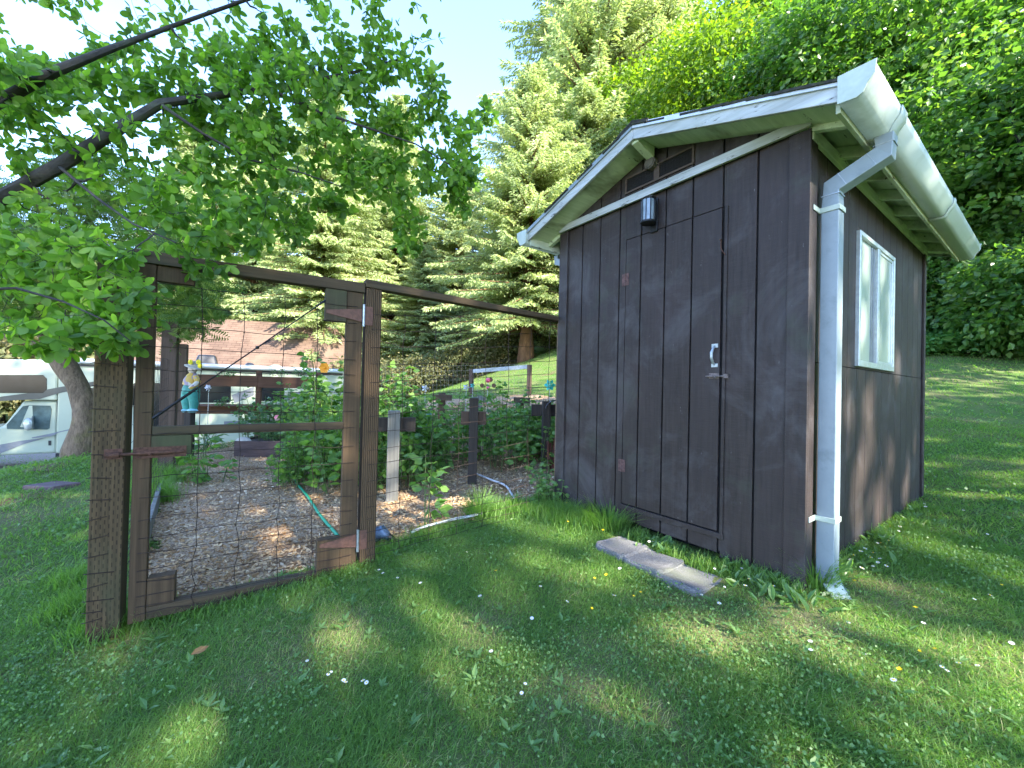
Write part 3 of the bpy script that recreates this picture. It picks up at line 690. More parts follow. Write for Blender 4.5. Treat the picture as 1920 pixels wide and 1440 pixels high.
b = B(); b.fbox(G, SR0 + .02, SR1 + .005, 0, .05, -.01, 1.93); b.obj('stile', M['gatewood'], gate, bevel=.004)
b = B(); b.fbox(G, SL0 - .02, SR1 + .015, -.012, .062, 1.932, 2.0); b.obj('top_rail', M['gaterail'], gate, bevel=.005)
b = B(); b.fbox(G, SL1 + .001, SR0 + .019, .004, .046, .995, 1.045); b.obj('middle_rail', M['gaterail'], gate, bevel=.004)
b = B(); b.fbox(G, SL1 + .001, SR0 + .019, .002, .075, -.005, .062); b.obj('bottom_rail', M['gaterail'], gate, bevel=.005)
for a, mm in (((SL1 + .001, -2.64, .01, .06, 1.845, 1.931), 'gatewood'), ((-1.955, SR0 + .019, -.006, .05, 1.72, 1.931), 'gusset'), ((SL1 + .001, -2.63, .0, .055, .885, .994), 'gusset'), ((SL1 + .001, -2.685, .005, .075, .063, .215), 'gatewood'), ((-1.965, SR0 + .019, -.004, .07, .063, .27), 'gatewood')):
    b = B(); b.fbox(G, *a); b.obj('corner_block', M[mm], gate, bevel=.004)
def mesh_fence(b, s0, s1, zs, ss, zlo, n=-.006, fr=G, r=.0019, wob=.010, wrap=0.0):
    for z in zs:
        pts = []
        for s in np.linspace(s0 - wrap, s1 + wrap, 9):
            zz = z + zlo(s); pts.append(fr(s, n + random.uniform(-wob, wob) * .6, zz + random.uniform(-wob, wob)))
        b.tube(pts, r, 4)
    for s in ss:
        pts = []
        for i, z in enumerate(zs): pts.append(fr(s + random.uniform(-wob, wob), n - .002 + random.uniform(-wob, wob) * .3, z + zlo(s)))
        b.tube(pts, r * 1.05, 4)
        for p in pts: b.ball(p, r * 2.3, 5, 4)
def rows(lo, hi): 
    z, out, st = lo, [], .05
    while z < hi: out.append(z); z += st; st = min(st + .008, .118)
    return out
b = B(); mesh_fence(b, -2.845, -1.755, rows(.03, 1.94), [-2.60, -2.40, -2.19, -2.0], lambda s: 0, n=-.007)
b.obj('wire_mesh', M['rustwire'], gate)
b = B()      # brace cable with its twist
pa, pb = G(-1.955, -.004, 1.85), G(-2.80, .0, 1.09); b.tube([pa, (pa * .55 + pb * .45) + ZUP * -.004, pb], .0045, 6); mid = pa * .56 + pb * .44 - ZUP * .004
b.ball(mid, .011, 8, 6); b.tube([pb, pb + (pa - pb) * .22], .0085, 6); b.tube([mid, mid + (pa - pb) * .1 - ZUP * .012], .003, 5); b.tube([pa, pa - (pa - pb) * .06], .0075, 6)
b.obj('brace_cable', M['black'], gate)
for z in (1.775, .235):
    b = B(); b.prism([G(-1.95, -.007, z - .008), G(-1.722, -.007, z - .045), G(-1.722, -.007, z + .045), G(-1.95, -.007, z + .014)], [G(-1.95, -.011, z - .008), G(-1.722, -.011, z - .045), G(-1.722, -.011, z + .045), G(-1.95, -.011, z + .014)])
    b.fbox(G, -1.706, -1.652, -.015, -.0105, z - .065, z + .065)
    hg = b.obj('hinge', M['tan'], gate, bevel=.001)
    b = B(); b.tube([G(-1.714, -.018, z - .075), G(-1.714, -.018, z + .075)], .009, 10); b.obj('hinge_barrel', M['galv'], hg, smooth=True)
b = B()      # slide bolt
z = .905; b.tube([G(-2.93, -.032, z), G(-2.66, -.018, z)], .008, 8); b.tube([G(-2.85, -.022, z), G(-2.72, -.02, z)], .0125, 8); b.fbox(G, -2.875, -2.65, -.010, -.0075, z - .03, z + .03); b.tube([G(-2.80, -.02, z), G(-2.80, -.05, z - .012)], .006, 6)
b.obj('slide_bolt', M['rust'], gate)
b = B(); b.fbox(G, -2.985, -2.915, -.022, -.016, z - .024, z + .03); b.tube([G(-2.975, -.035, z), G(-2.922, -.035, z)], .014, 8); tag(b.obj('bolt_keeper', M['rust']), 'rusty bolt keeper screwed to the thick gate post', 'bolt keeper')
fp = empty('garden_fence', G(-.75, .02, .1), 'wire mesh fence panel with a weathered top rail between gate and shed', 'fence')
b = B(); pr = [G(-1.70, -.012, 1.974), G(.14, -.012, 1.918)]
b.box8([G(-1.705, -.02, 1.974), G(.135, -.02, 1.917), G(.135, .062, 1.917), G(-1.705, .062, 1.974), G(-1.705, -.02, 2.03), G(.135, -.02, 1.957), G(.135, .062, 1.957), G(-1.705, .062, 2.03)])
b.obj('top_rail', M['gaterail'], fp, bevel=.005)
b = B(); mesh_fence(b, -1.66, .08, rows(.04, 1.8), [-1.43, -1.20, -.98, -.76, -.54, -.32, -.11], lambda s: .075 + .12 * (s + 1.66) / 1.7, n=-.016); b.obj('wire_mesh', M['rustwire'], fp)
# wire ends stapled round the thick post
for z in rows(.05, 1.85): b = B(); b.tube([G(-3.05, -.004, z), G(-3.037, -.018, z + .004), G(-2.95 + random.uniform(-.03, .03), -.019, z + random.uniform(-.01, .02))], .0022, 4); b.obj('wire_end', M['rustwire'], GP)

# ------------------------------------------------------------------ garden things
def wpost(nm, px, base, topy, w, m, label, cat='post', grp=None, rot=0, extra=0):
    p = ONG(px, base); Z = (R.T @ (p - EYE))[2]
    zt = P(px, topy, Z)[2]; ca, sa = math.cos(rot), math.sin(rot)
    fr = lambda a, c, z: np.array([p[0] + a * ca - c * sa, p[1] + a * sa + c * ca, z])
    b = B(); b.fbox(fr, -w / 2, w / 2, -w / 2, w / 2, p[2] - .15, zt)
    o = b.obj(nm, m, bevel=.006); tag(o, label, cat, grp); return o, p, zt, fr
wpost('fence_post', 312, 890, 603, .16, M['brownpost'], 'tall grey-brown fence post behind the gate, beside long grass', 'post', None, .5)
wpost('fence_post', 337, 850, 645, .13, M['brownpost'], 'shorter brown fence post next to the garden figure', 'post', None, .5)
pA = ONG(312, 890); pB = ONG(337, 850)
wf = empty('wire_fence', (G(-2.95, .1, 0) + pA) / 2, 'fine wire side fence running back from the thick gate post', 'fence')
q0 = G(-2.96, .12, 0); q1 = pA; dd = q1 - q0; dd[2] = 0; Ls = np.linalg.norm(dd); dd /= Ls
frw = lambda s, n, z: np.array([q0[0], q0[1], 0]) + dd * s + np.array([-dd[1], dd[0], 0]) * n + ZUP * z
b = B(); mesh_fence(b, 0, Ls, rows(.05, 1.6), list(np.arange(.1, Ls, .17)), lambda s: -.03 + .1 * s / Ls, n=0, fr=frw, r=.0014); b.obj('wire_mesh', M['rustwire'], wf)
# trellis posts with cross arms
def trellis(px, base, topy, w, arm, m, ma, label, rot, frac=.92, ah=.15, aw=.045, front=False):
    p = ONG(px, base); Z = (R.T @ (p - EYE))[2]; zt = P(px, topy, Z)[2]; ca, sa = math.cos(rot), math.sin(rot)
    fr = lambda a, c, z: np.array([p[0] + a * ca - c * sa, p[1] + a * sa + c * ca, z])
    t = empty('trellis_post', p, label, 'trellis post', 'trellis posts among the berry canes')
    b = B(); b.fbox(fr, -w / 2, w / 2, -w / 2, w / 2, p[2] - .1, zt); b.obj('post', m, t, bevel=.006)
    zc = p[2] + (zt - p[2]) * frac; n0 = w / 2 + .001 if not front else -w / 2 - aw - .001
    b = B(); b.fbox(fr, -arm / 2, arm / 2, n0, n0 + aw, zc - ah / 2, zc + ah / 2); b.obj('crossarm', ma, t, bevel=.005)
    return p, zt, fr
trellis(735, 940, 770, .12, .44, M['greypost'], M['darkpost'], 'pale grey split trellis post nearest the gate, with a dark crossarm', .25, .84)
trellis(885, 908, 746, .105, .30, M['darkpost'], M['brownpost'], 'black trellis post standing clear in the wood chips, brown crossarm', .1, .76, .16)
PT = trellis(1022, 880, 752, .10, .36, M['darkpost'], M['darkpost'], 'dark trellis post next to the shed, under the ribbed black pipe', .1, .86, .15)
trellis(826, 855, 737, .11, .30, M['brownpost'], M['brownpost'], 'brown T-shaped trellis post in the middle of the far canes', .2, .93, .09, front=True)
trellis(722, 850, 752, .10, .40, M['brownpost'], M['brownpost'], 'brown trellis post behind the pale grey one', .2, .95, .09)
trellis(898, 820, 742, .09, .26, M['greypost'], M['greypost'], 'small grey trellis post right behind the black one', .2, .9, .1)
trellis(975, 820, 745, .09, .28, M['brownpost'], M['brownpost'], 'low brown trellis crossarm in the leaves by the back fence', .2, .93, .1, front=True)
# ribbed pipe bent over the dark trellis post
p, zt, fr = PT; b = B(); c = fr(.10, -.06, zt - .09); arc = []
for k in range(13): a = PI * (1.0 - k / 12 * 1.05); arc.append(c + np.array([math.cos(a) * .12, 0, math.sin(a) * .10]))
vs = []
for i, q in enumerate(arc):
    for j in range(9): vs.append(q + np.array([0, -.055 + j * .0137, .004 * (j % 2)]) )
b.add(vs, [(i * 9 + j, i * 9 + j + 1, i * 9 + j + 10, i * 9 + j + 9) for i in range(12) for j in range(8)])
tag(b.obj('ribbed_pipe', plain('ribbed plastic', (.07, .075, .10), .35, 0, .2, 20), solid=.006), 'ribbed blue-black plastic strip bent over a trellis post by the shed', 'pipe')
b = B(); pz = ONG(1036, 886)
for k in range(5): q = pz + np.array([-.05 + k * .028, random.uniform(-.03, .03), 0]); b.beam(q, q + np.array([.01 * (k - 2), 0, .42 + random.uniform(-.05, .03)]), .026, .03, np.array([0, 1, 0]))
tag(b.obj('stake_bundle', wood('red stakes', (.06, .02, .015), (.17, .06, .045), (0, 0, 1), 60)), 'bundle of reddish garden stakes at the foot of the dark trellis post', 'stakes')
# edging boards
b = B(); e0, e1 = ONG(262, 1060), ONG(300, 930); b.beam(e0 + ZUP * .06, e1 + ZUP * .06, .035, .16); tag(b.obj('edging_board', M['greypost'], bevel=.005), 'grey edging board beside the chip path, just behind the gate', 'board')
# raised bed
rb = empty('raised_bed', ONG(530, 853), 'weathered purple-brown board raised bed planted with potatoes', 'raised bed')
a0, a1 = ONG(438, 856), ONG(640, 856); dx = flat(a1 - a0); dy = np.array([-dx[1], dx[0], 0]); Lb = np.linalg.norm((a1 - a0)[:2]) + .3
zb = min(a0[2], a1[2]); fb = lambda s, n, z: np.array([a0[0], a0[1], zb]) + dx * s + dy * n + ZUP * z
for a in ((0, Lb, 0, .045, -.1, .26), (0, Lb, 1.2, 1.245, -.1, .26), (0, .045, .046, 1.199, -.1, .25), (Lb - .045, Lb, .046, 1.199, -.1, .25)):
    b = B(); b.fbox(fb, *a); b.obj('board', M['bedboard'], rb, bevel=.006)
xs = np.linspace(.046, Lb - .046, 30); ys = np.linspace(.046, 1.199, 16); Vs = [fb(x, y, .2 + .05 * vn(x * 10, y * 10, .9, 5)) for y in ys for x in xs]
b = B(); b.add(Vs, [(j * 30 + i, j * 30 + i + 1, j * 30 + i + 31, j * 30 + i + 30) for j in range(15) for i in range(29)]); b.obj('soil', plain('bed soil', (.10, .085, .08), .95, 0, .6, 30, 1), rb, smooth=True)
b = B(); q = fb(.1, .1, .24); b.ball(q, .11, 9, 7, (1.2, .8, .7)); tag(b.obj('stone', plain('pale stone', (.40, .38, .34), .9, 0, .3, 14, .5)), 'pale stone on the corner of the raised bed', 'stone')
# cedar two-rail fence with a centre post
cf = empty('rail_fence', AT(470, 8.6), 'reddish cedar rail fence with two wide rails in front of the motorhome', 'fence')
c0, c1 = P(345, 712, 8.4), P(600, 716, 9.2); cd = flat(c1 - c0); cn = np.array([-cd[1], cd[0], 0]); LC = np.linalg.norm((c1 - c0)[:2])
fc = lambda s, n, z: np.array([c0[0], c0[1], 0]) + cd * s + cn * n + ZUP * z
Zs = 8.4; zz = lambda py: P(345, py, 8.4)[2]
b = B(); b.fbox(fc, 0, LC * .52, 0, .04, zz(723), zz(701)); b.obj('rail', M['cedar'], cf, bevel=.005)
b = B(); b.fbox(fc, LC * .521, LC, -.01, .03, zz(724), zz(702)); b.obj('rail', M['cedar'], cf, bevel=.005)
b = B(); b.fbox(fc, 0, LC, 0, .04, zz(776), zz(757)); b.obj('rail', M['cedar'], cf, bevel=.005)
for s in (.02, LC * .52, LC - .05): b = B(); b.fbox(fc, s - .05, s + .05, .041, .14, -.1, zz(690)); b.obj('post', M['cedar'], cf, bevel=.005)
b = B(); b.fbox(fc, 0, LC, -.24, -.002, zz(761), zz(759)); b.obj('shelf', M['cedar'], cf)
# garden figure: slim painted doll with yellow flowers on its hat
def figure():
    p0 = P(357, 800, 6.25); t = empty('garden_figure', (p0[0], p0[1], gz1(p0[0], p0[1])), 'painted garden figure in teal trousers with yellow flowers on its hat', 'figure')
    k = 6.25 / 764; X = lambda px, py, d=0: P(px, py, 6.25 + d)
    b = B(); q = X(356, 772); b.fbox(lambda a, c, z: np.array([q[0] + a, q[1] + c, z]), -.05, .05, -.05, .05, gz1(q[0], q[1]) - .1, q[2]); b.obj('stand', M['darkpost'], t, bevel=.005)
    b = B(); b.tube([X(362, 735), X(364, 750), X(363, 765), X(361, 769)], [.09, .07, .05, .05], 10); b.tube([X(353, 735, .08), X(350, 750, .08), X(351, 764, .08), X(350, 768, .08)], [.085, .075, .06, .05], 10); b.lathe(X(358, 738, .03), [(.09, -.03), (.115, 0), (.112, .08), (.09, .14)], 12)
    b.obj('trousers', plain('teal paint', (.05, .28, .24), .5, 0, .35, 9), t, smooth=True)
    for dx_, dd_ in ((361, -.03), (350, .08)): b = B(); b.ball(X(dx_, 770, dd_), .05, 10, 7, (1.3, 1.6, .7)); b.obj('shoe', plain('pale blue paint', (.25, .5, .58), .5, 0, .3, 9), t, smooth=True)
    tt = NT('patchwork'); pp = tt.pos(); cc = tt.ramp(tt.n('ShaderNodeTexVoronoi', {'Vector': pp, 'Scale': 14.0}).outputs['Color'], [(.2, (.55, .36, .08)), (.45, (.60, .55, .48)), (.6, (.35, .27, .33)), (.8, (.65, .45, .12))], 'CONSTANT')
    pm = tt.done(tt.bsdf(cc, .6))
    b = B(); b.tube([X(358, 722), X(360, 712), X(361, 703), X(361, 699)], [.11, .105, .07, .04], 12); b.obj('shirt', pm, t, smooth=True)
    b = B(); b.tube([X(366, 705, -.03), X(371, 716, -.08), X(365, 722, -.13), X(356, 728, -.15)], [.035, .04, .035, .03], 8); b.obj('arm', pm, t, smooth=True)
    sk = plain('pale face paint', (.62, .52, .44), .6, 0, .2, 12)
    b = B(); b.ball(X(361, 693), .06, 12, 9, (1, .9, 1.1)); b.ball(X(366, 693, -.06), .02, 8, 6); b.obj('head', sk, t, smooth=True)
    b = B(); b.lathe(X(362, 689), [(.115, 0), (.11, .012), (.06, .03), (.055, .075), (.03, .1)], 14, ZUP + np.array([.35, 0, 0])); b.obj('hat', plain('white hat paint', (.60, .55, .50), .7, 0, .2, 12), t, smooth=True)
    for c in ((357, 679), (372, 679), (375, 686)):
        b = B(); ce = X(*c, -.08)
        for a in range(8): b.ball(ce + np.array([math.cos(a * .785) * .022, 0, math.sin(a * .785) * .022]), .018, 6, 5, (1, .5, 1))
        b.ball(ce, .02, 6, 5); b.obj('flower', plain('yellow paint', (.85, .70, .02), .5, 0, .1), t, smooth=True)
figure()
# pinwheels and stakes
def pinwheel(px, py, Z, r, col, label, npet=6):
    c = P(px, py, Z); g = gz1(c[0], c[1]); t = empty('pinwheel', (c[0], c[1], g), label, 'pinwheel')
    b = B(); b.tube([np.array([c[0], c[1] + .02, g - .05]), np.array([c[0], c[1] + .02, c[2]])], .006, 6); b.obj('stake', M['galv'], t)
    b = B()
    for k in range(npet):
        a = 2 * PI * k / npet; u = np.array([math.cos(a), 0, math.sin(a)]); w = np.array([-math.sin(a), 0, math.cos(a)]); y = np.array([0, 1, 0])
        b.add([c + u * r * .12, c + u * r * .55 + w * r * .3 - y * .02, c + u * r, c + u * r * .55 - w * r * .3 + y * .02], [(0, 1, 2, 3)])
    b.ball(c - np.array([0, .01, 0]), r * .14, 8, 6); b.obj('blades', plain('pinwheel ' + label[:6], col, .4, 0, .1), t, solid=.002)
pinwheel(390, 727, 8.0, .07, (.62, .62, .72), 'white flower pinwheel by the cedar rails')
pinwheel(797, 728, 8.5, .08, (.62, .62, .60), 'white pinwheel on a stake above the berry canes', 5)
pinwheel(874, 726, 8.5, .07, (.40, .40, .55), 'pale violet pinwheel left of the pink ball stake', 5)
pinwheel(886, 723, 9.0, .06, (.03, .38, .32), 'small teal pinwheel close to the back fence post', 5)
pinwheel(1031, 722, 7.0, .105, (.03, .45, .38), 'turquoise flower pinwheel beside the shed wall', 6)
t0 = P(915, 713, 9.0); t = empty('garden_stake', (t0[0], t0[1], gz1(t0[0], t0[1])), 'garden stake topped by a pink ball with bronze discs', 'garden stake')
b = B(); b.tube([np.array([t0[0], t0[1] + .02, gz1(t0[0], t0[1])]), t0], .008, 6); b.obj('stake', M['galv'], t)
b = B(); b.ball(t0, .055, 12, 9); b.ball(P(915, 727, 8.98), .04, 8, 6); b.obj('ball', plain('pink glaze', (.65, .10, .18), .3, 0, .2), t, smooth=True)
b = B()
for c in ((904, 723), (926, 723), (920, 712)): q = P(*c, 9.02); b.tube([q, q + np.array([0, .012, 0])], .05, 12)
b.obj('discs', plain('bronze disc', (.10, .05, .03), .5, .3, .3), t)
# blue box, back fence
b = B(); q = P(800, 782, 7.2); b.fbox(lambda a, c, z: q + np.array([a, c, z]), -.07, .07, -.08, .08, -.09, .05); b.prism([q + np.array([-.08, -.09, .051]), q + np.array([.08, -.09, .051]), q + np.array([.08, .09, .051]), q + np.array([-.08, .09, .051])], [q + np.array([-.075, -.01, .085]), q + np.array([.075, -.01, .085]), q + np.array([.075, .01, .085]), q + np.array([-.075, .01, .085])])
bp = np.array([q[0], q[1], 0]); b.fbox(lambda a, c, z: np.array([q[0] + a, q[1] + c, z]), -.02, .02, -.02, .02, gz1(q[0], q[1]) - .1, q[2] - .091); tag(b.obj('birdhouse', plain('sky blue paint', (.25, .50, .56), .6, 0, .2), bevel=.003), 'small sky blue birdhouse on a stake among the berry canes', 'birdhouse')
bf = empty('back_fence', AT(930, 13.5), 'low wire back fence with two brown posts and a white top rail', 'fence')
f0, f1 = P(884, 692, 13.0), P(993, 684, 12.2); fd = flat(f1 - f0); fnn = np.array([-fd[1], fd[0], 0])
for q in (f0, f1):
    b = B(); b.fbox(lambda a, c, z: np.array([q[0], q[1], 0]) + fd * a + fnn * c + ZUP * z, -.06, .06, -.06, .06, gz1(q[0], q[1]) - .1, q[2]); b.obj('post', M['brownpost'], bf, bevel=.01)
b = B(); b.beam(f0 + fd * .06 - ZUP * .07, f1 - fd * .06 - ZUP * .06, .05, .12); b.obj('rail', M['white'], bf, bevel=.006)
ff = lambda s, n, z: np.array([f0[0], f0[1], 0]) + fd * s + fnn * n + ZUP * z
b = B(); zl = gz1(f0[0], f0[1]); LF = np.linalg.norm((f1 - f0)[:2]); mesh_fence(b, -4.5, LF, [zl + .05 + .155 * k for k in range(6 + 1)], list(np.arange(-4.4, LF, .155)), lambda s: .02 * s, n=0, fr=ff, r=.003)
b.obj('wire_mesh', plain('pale wire', (.30, .26, .20), .6, .3, .2), bf)
# hoses
def hose(name, px, r, m, label, lift=.0):
    pts = [ONG(*q) for q in px]; pl = []
    for i in range(len(pts) - 1):
        pm, p0, p1, p2 = pts[max(i - 1, 0)], pts[i], pts[i + 1], pts[min(i + 2, len(pts) - 1)]
        for f in np.linspace(0, 1, 8, endpoint=False):
            q = .5 * ((2 * p0) + (-pm + p1) * f + (2 * pm - 5 * p0 + 4 * p1 - p2) * f ** 2 + (-pm + 3 * p0 - 3 * p1 + p2) * f ** 3); q[2] = gz1(q[0], q[1]) + r + .015 + lift; pl.append(q)
    pl.append(pts[-1] + ZUP * (r + .015 + lift)); b = B(); b.tube(pl, r, 10); return tag(b.obj(name, m, smooth=True), label, 'hose')
gh = hose('garden_hose', [(548, 890), (552, 903), (572, 930), (595, 965), (615, 990), (633, 1012)], .013, plain('green hose', (.02, .30, .16), .35, 0, .15, 20), 'green garden hose running across the chips to the gate')
hose('garden_hose', [(895, 895), (925, 907), (948, 918), (958, 932), (965, 945)], .011, plain('white hose', (.60, .60, .60), .4, 0, .2, 30), 'white garden hose lying on the chips beyond the black trellis post', .01)
hose('garden_hose', [(772, 1009), (800, 998), (835, 988), (880, 979), (905, 972)], .011, plain('white hose dirty', (.52, .52, .50), .45, 0, .3, 30), 'white hose end along the grass edge below the fence panel', .02)
# bird ornament
def bird():
    p = ONG(707, 1022); t = empty('bird_ornament', p, 'weathered blue-grey metal bird ornament leaning down by the gate post', 'ornament')
    X = lambda px, py, d=0: P(px, py, (R.T @ (p - EYE))[2] + d)
    bl = plain('blue grey metal', (.10, .15, .24), .4, .3, .6, 22, .3, dirt=(.02, .025, .03)); gr = plain('grey cast stone', (.22, .24, .24), .85, 0, .4, 40, .6)
    b = B(); b.tube([X(690, 1018), X(696, 1010), X(706, 1001), X(716, 997), X(725, 1004), X(732, 1011)], [.018, .045, .058, .052, .035, .015], 12); b.obj('body', bl, t, smooth=True)
    b = B(); b.tube([X(727, 1004), X(738, 1013), X(752, 1018)], [.025, .022, .012], 8); b.obj('tail', M['black'], t, smooth=True)
    b = B(); b.tube([X(712, 999), X(704, 991), X(697, 990)], [.022, .018, .014], 8); b.obj('neck', plain('pink clay', (.30, .19, .15), .8, 0, .3, 30), t, smooth=True)
    b = B(); b.ball(X(694, 982), .034, 10, 8, (1.1, 1, 1)); b.ball(X(693, 972), .016, 8, 6); b.tube([X(698, 988), X(703, 987)], [.012, .003], 6); b.obj('head', gr, t, smooth=True)
    b = B(); b.tube([X(687, 1030), X(686, 1010), X(690, 994), X(693, 984)], [.045, .03, .022, .02], 9, jit=.2); b.obj('stand', gr, t, smooth=True)
bird()
# flat brown slab on the lawn, dry leaf
b = B(); q = ONG(95, 915); b.prism([q + np.array([x, y, -.01]) for x, y in ((-.22, -.1), (.18, -.14), (.26, .1), (-.1, .16))], [q + np.array([x, y, .045]) for x, y in ((-.21, -.1), (.17, -.13), (.25, .1), (-.1, .15))]); tag(b.obj('stone_slab', plain('brown slab', (.12, .08, .08), .9, 0, .3, 12, .4), bevel=.01), 'flat purple-brown slab lying on the lawn at far left', 'slab')
V_, F_ = scatter(LEAF8V, LEAF8F, np.array([ONG(357, 1247) + ZUP * .035]), basis(np.array([[.5, .8, .05]]), np.array([[.2, -.3, 1.]])), np.array([.075]))
o = npmesh('fallen_leaf', V_, F_, plain('dry leaf', (.30, .15, .05), .8)); tag(o, 'single dry brown leaf lying on the lawn in front of the gate', 'leaf')

# ------------------------------------------------------------------ motorhome
RA = P(0, 750, 12.0); RB = P(650, 750, 17.2); RD = flat(RB - RA); RN = np.array([-RD[1], RD[0], 0])
def rvp(px, py):
    r = ray(px, py); t = ((RA - EYE) @ RN) / (r @ RN); p = EYE + r * t; return (p - RA) @ RD, p[2]
RV = lambda s, n, z: np.array([RA[0], RA[1], 0]) + RD * s + RN * n + ZUP * z
rv = empty('motorhome', RV(4.5, 1.2, -1.5), 'long cream and white motorhome with dark swooping stripes and a roof awning', 'motorhome')
cream = plain('cream gel coat', (.31, .345, .25), .25, 0, .04, 2, .01, .5)
ZT = rvp(100, 674)[1]; ZF = -1.05; S1 = rvp(655, 750)[0]; SB = rvp(107, 750)[0]
def rpoly(b, pts, n0, n1):
    q = [rvp(*p) for p in pts]; b.prism([RV(s, n0, z) for s, z in q], [RV(s, n1, z) for s, z in q])
def zat(px, py): return rvp(px, py)[1]
b = B(); b.fbox(RV, SB, S1, 0, 2.4, ZF, ZT); b.obj('body', cream, rv, bevel=.05)
b = B(); zb_ = zat(30, 751); b.prism([RV(s, 0.0, z) for s, z in ((SB - .001, zb_), (-.9, zb_ + .05), (-1.5, zb_ + .35), (-1.3, zb_ + .75), (-.6, ZT - .08), (SB - .001, ZT))], [RV(s, 2.4, z) for s, z in ((SB - .001, zb_), (-.9, zb_ + .05), (-1.5, zb_ + .35), (-1.3, zb_ + .75), (-.6, ZT - .08), (SB - .001, ZT))]); b.obj('cab_over_bunk', cream, rv, bevel=.05)
cb = [(SB - .005, ZF), (SB - .005, zb_ - .01), (rvp(40, 752)[0], zb_ - .01), (rvp(2, 798)[0], zat(2, 800)), (-1.7, zat(0, 812)), (-1.95, zat(0, 830)), (-2.0, ZF)]
b = B(); b.prism([RV(s, .12, z) for s, z in cb], [RV(s, 2.2, z) for s, z in cb]); cab = b.obj('cab', cream, rv, bevel=.06)
dark = plain('dark glass', (.012, .014, .015), .12, 0, .2, 4, .01, .25)
b = B(); rpoly(b, [(9, 797), (40, 762), (52, 760), (92, 761), (94, 768), (90, 804), (86, 806), (10, 805)], .10, .118); wd = b.obj('cab_window', plain('cab glass', (.06, .09, .085), .12, 0, .5, 3, .01, .3), cab)
b = B(); rpoly(b, [(35, 801), (52, 761), (58, 761), (60, 803)], .09, .0995); b.obj('pillar', cream, wd)
b = B(); rpoly(b, [(58, 782), (61, 780), (62, 804), (57, 806)], -.02, .08); q = rvp(47, 795); b.ball(RV(q[0] + .1, -.12, q[1]), .16, 10, 8, (.8, .6, 1.2)); b.obj('mirror', plain('mirror shell', (.35, .38, .34), .15, .3, .3, 6), cab, smooth=True)
b = B(); rpoly(b, [(104, 752), (106, 752), (107, 875), (104, 875)], .1, .121); rpoly(b, [(88, 827), (93, 827), (93, 836), (88, 836)], .1, .122); b.obj('trim', M['black'], cab)
def win_(pts, m, nm='window'):
    b = B(); rpoly(b, pts, -.012, -.0005); return b.obj(nm, m, rv, bevel=.01)
def rrect(x0, x1, y0, y1, c=4): return [(x0 + c, y0), (x1 - c, y0), (x1, y0 + c), (x1, y1 - c), (x1 - c, y1), (x0 + c, y1), (x0, y1 - c), (x0, y0 + c)]
win_(rrect(-40, 88, 703, 737, 7), dark); win_(rrect(168, 200, 727, 771, 3), dark); win_(rrect(360, 433, 718, 755, 3), dark); win_(rrect(485, 533, 722, 752, 3), dark); win_(rrect(216, 262, 724, 760, 3), dark)
win_(rrect(250, 300, 718, 815, 2), dark, 'entry_door')
stripe = plain('brown stripe', (.05, .05, .04), .3, 0, .3, 3); gst = plain('grey stripe', (.13, .14, .15), .3, 0, .2, 3)
for pts, m in (([(0, 744), (60, 736), (110, 726), (190, 713), (190, 721), (112, 737), (75, 748), (0, 752)], stripe), ([(60, 820), (98, 812), (240, 779), (240, 784), (110, 811), (96, 818), (60, 822)], gst), ([(-20, 838), (30, 828), (85, 821), (40, 834), (-20, 858)], gst),
               ([(434, 741), (476, 725), (476, 741), (440, 756)], gst), ([(533, 740), (566, 733), (566, 742), (533, 752)], gst), ([(420, 790), (600, 783), (600, 788), (420, 800)], gst)):
    b = B(); n0 = -.004 if min(p[0] for p in pts) > 100 or max(p[0] for p in pts) > 110 else .112
    rpoly(b, pts, n0 - .004, n0 + .004 if n0 > 0 else -.0003); b.obj('stripe', m, rv)
# bunk part of the upper stripe sits on the bunk face, already proud
b = B(); s0 = rvp(118, 690)[0]; zA = ZT - .02; b.tube([RV(s0, -.11, zA), RV(S1 - .3, -.11, zA)], .085, 12); aw = b.obj('awning_roll', plain('awning cover', (.45, .48, .50), .4, .2, .1, 10), rv, smooth=True)
b = B(); b.fbox(RV, s0, S1 - .3, -.06, -.005, zA - .16, zA - .10); b.obj('awning_rail', M['black'], aw)
for px0, px1, h_, m in ((359, 407, .42, plain('black roof unit', (.02, .022, .026), .3, 0, .3, 5)), (455, 480, .2, plain('grey vent', (.05, .055, .06), .3, 0, .3, 5)), (504, 532, .17, cream)):
    b = B(); a, c = rvp(px0, 690)[0], rvp(px1, 690)[0]; b.prism([RV(s, n, ZT + .001) for s, n in ((a, .5), (c, .5), (c, 1.3), (a, 1.3))], [RV(s, n, ZT + h_) for s, n in ((a + .12, .6), (c - .1, .6), (c - .1, 1.2), (a + .12, 1.2))]); b.obj('roof_unit', m, rv, bevel=.06)
for s in (-1.0, 6.3):
    w = None; b = B(); b.tube([RV(s, .1, -1.13), RV(s, .38, -1.13)], .37, 20); w = b.obj('wheel', M['black'], rv, bevel=.03); b = B(); b.tube([RV(s, .085, -1.13), RV(s, .099, -1.13)], .2, 16); b.obj('rim', M['galv'], w)
b = B(); b.fbox(RV, SB, S1, .02, .10, ZF - .12, ZF - .001); b.obj('skirt', M['black'], rv)

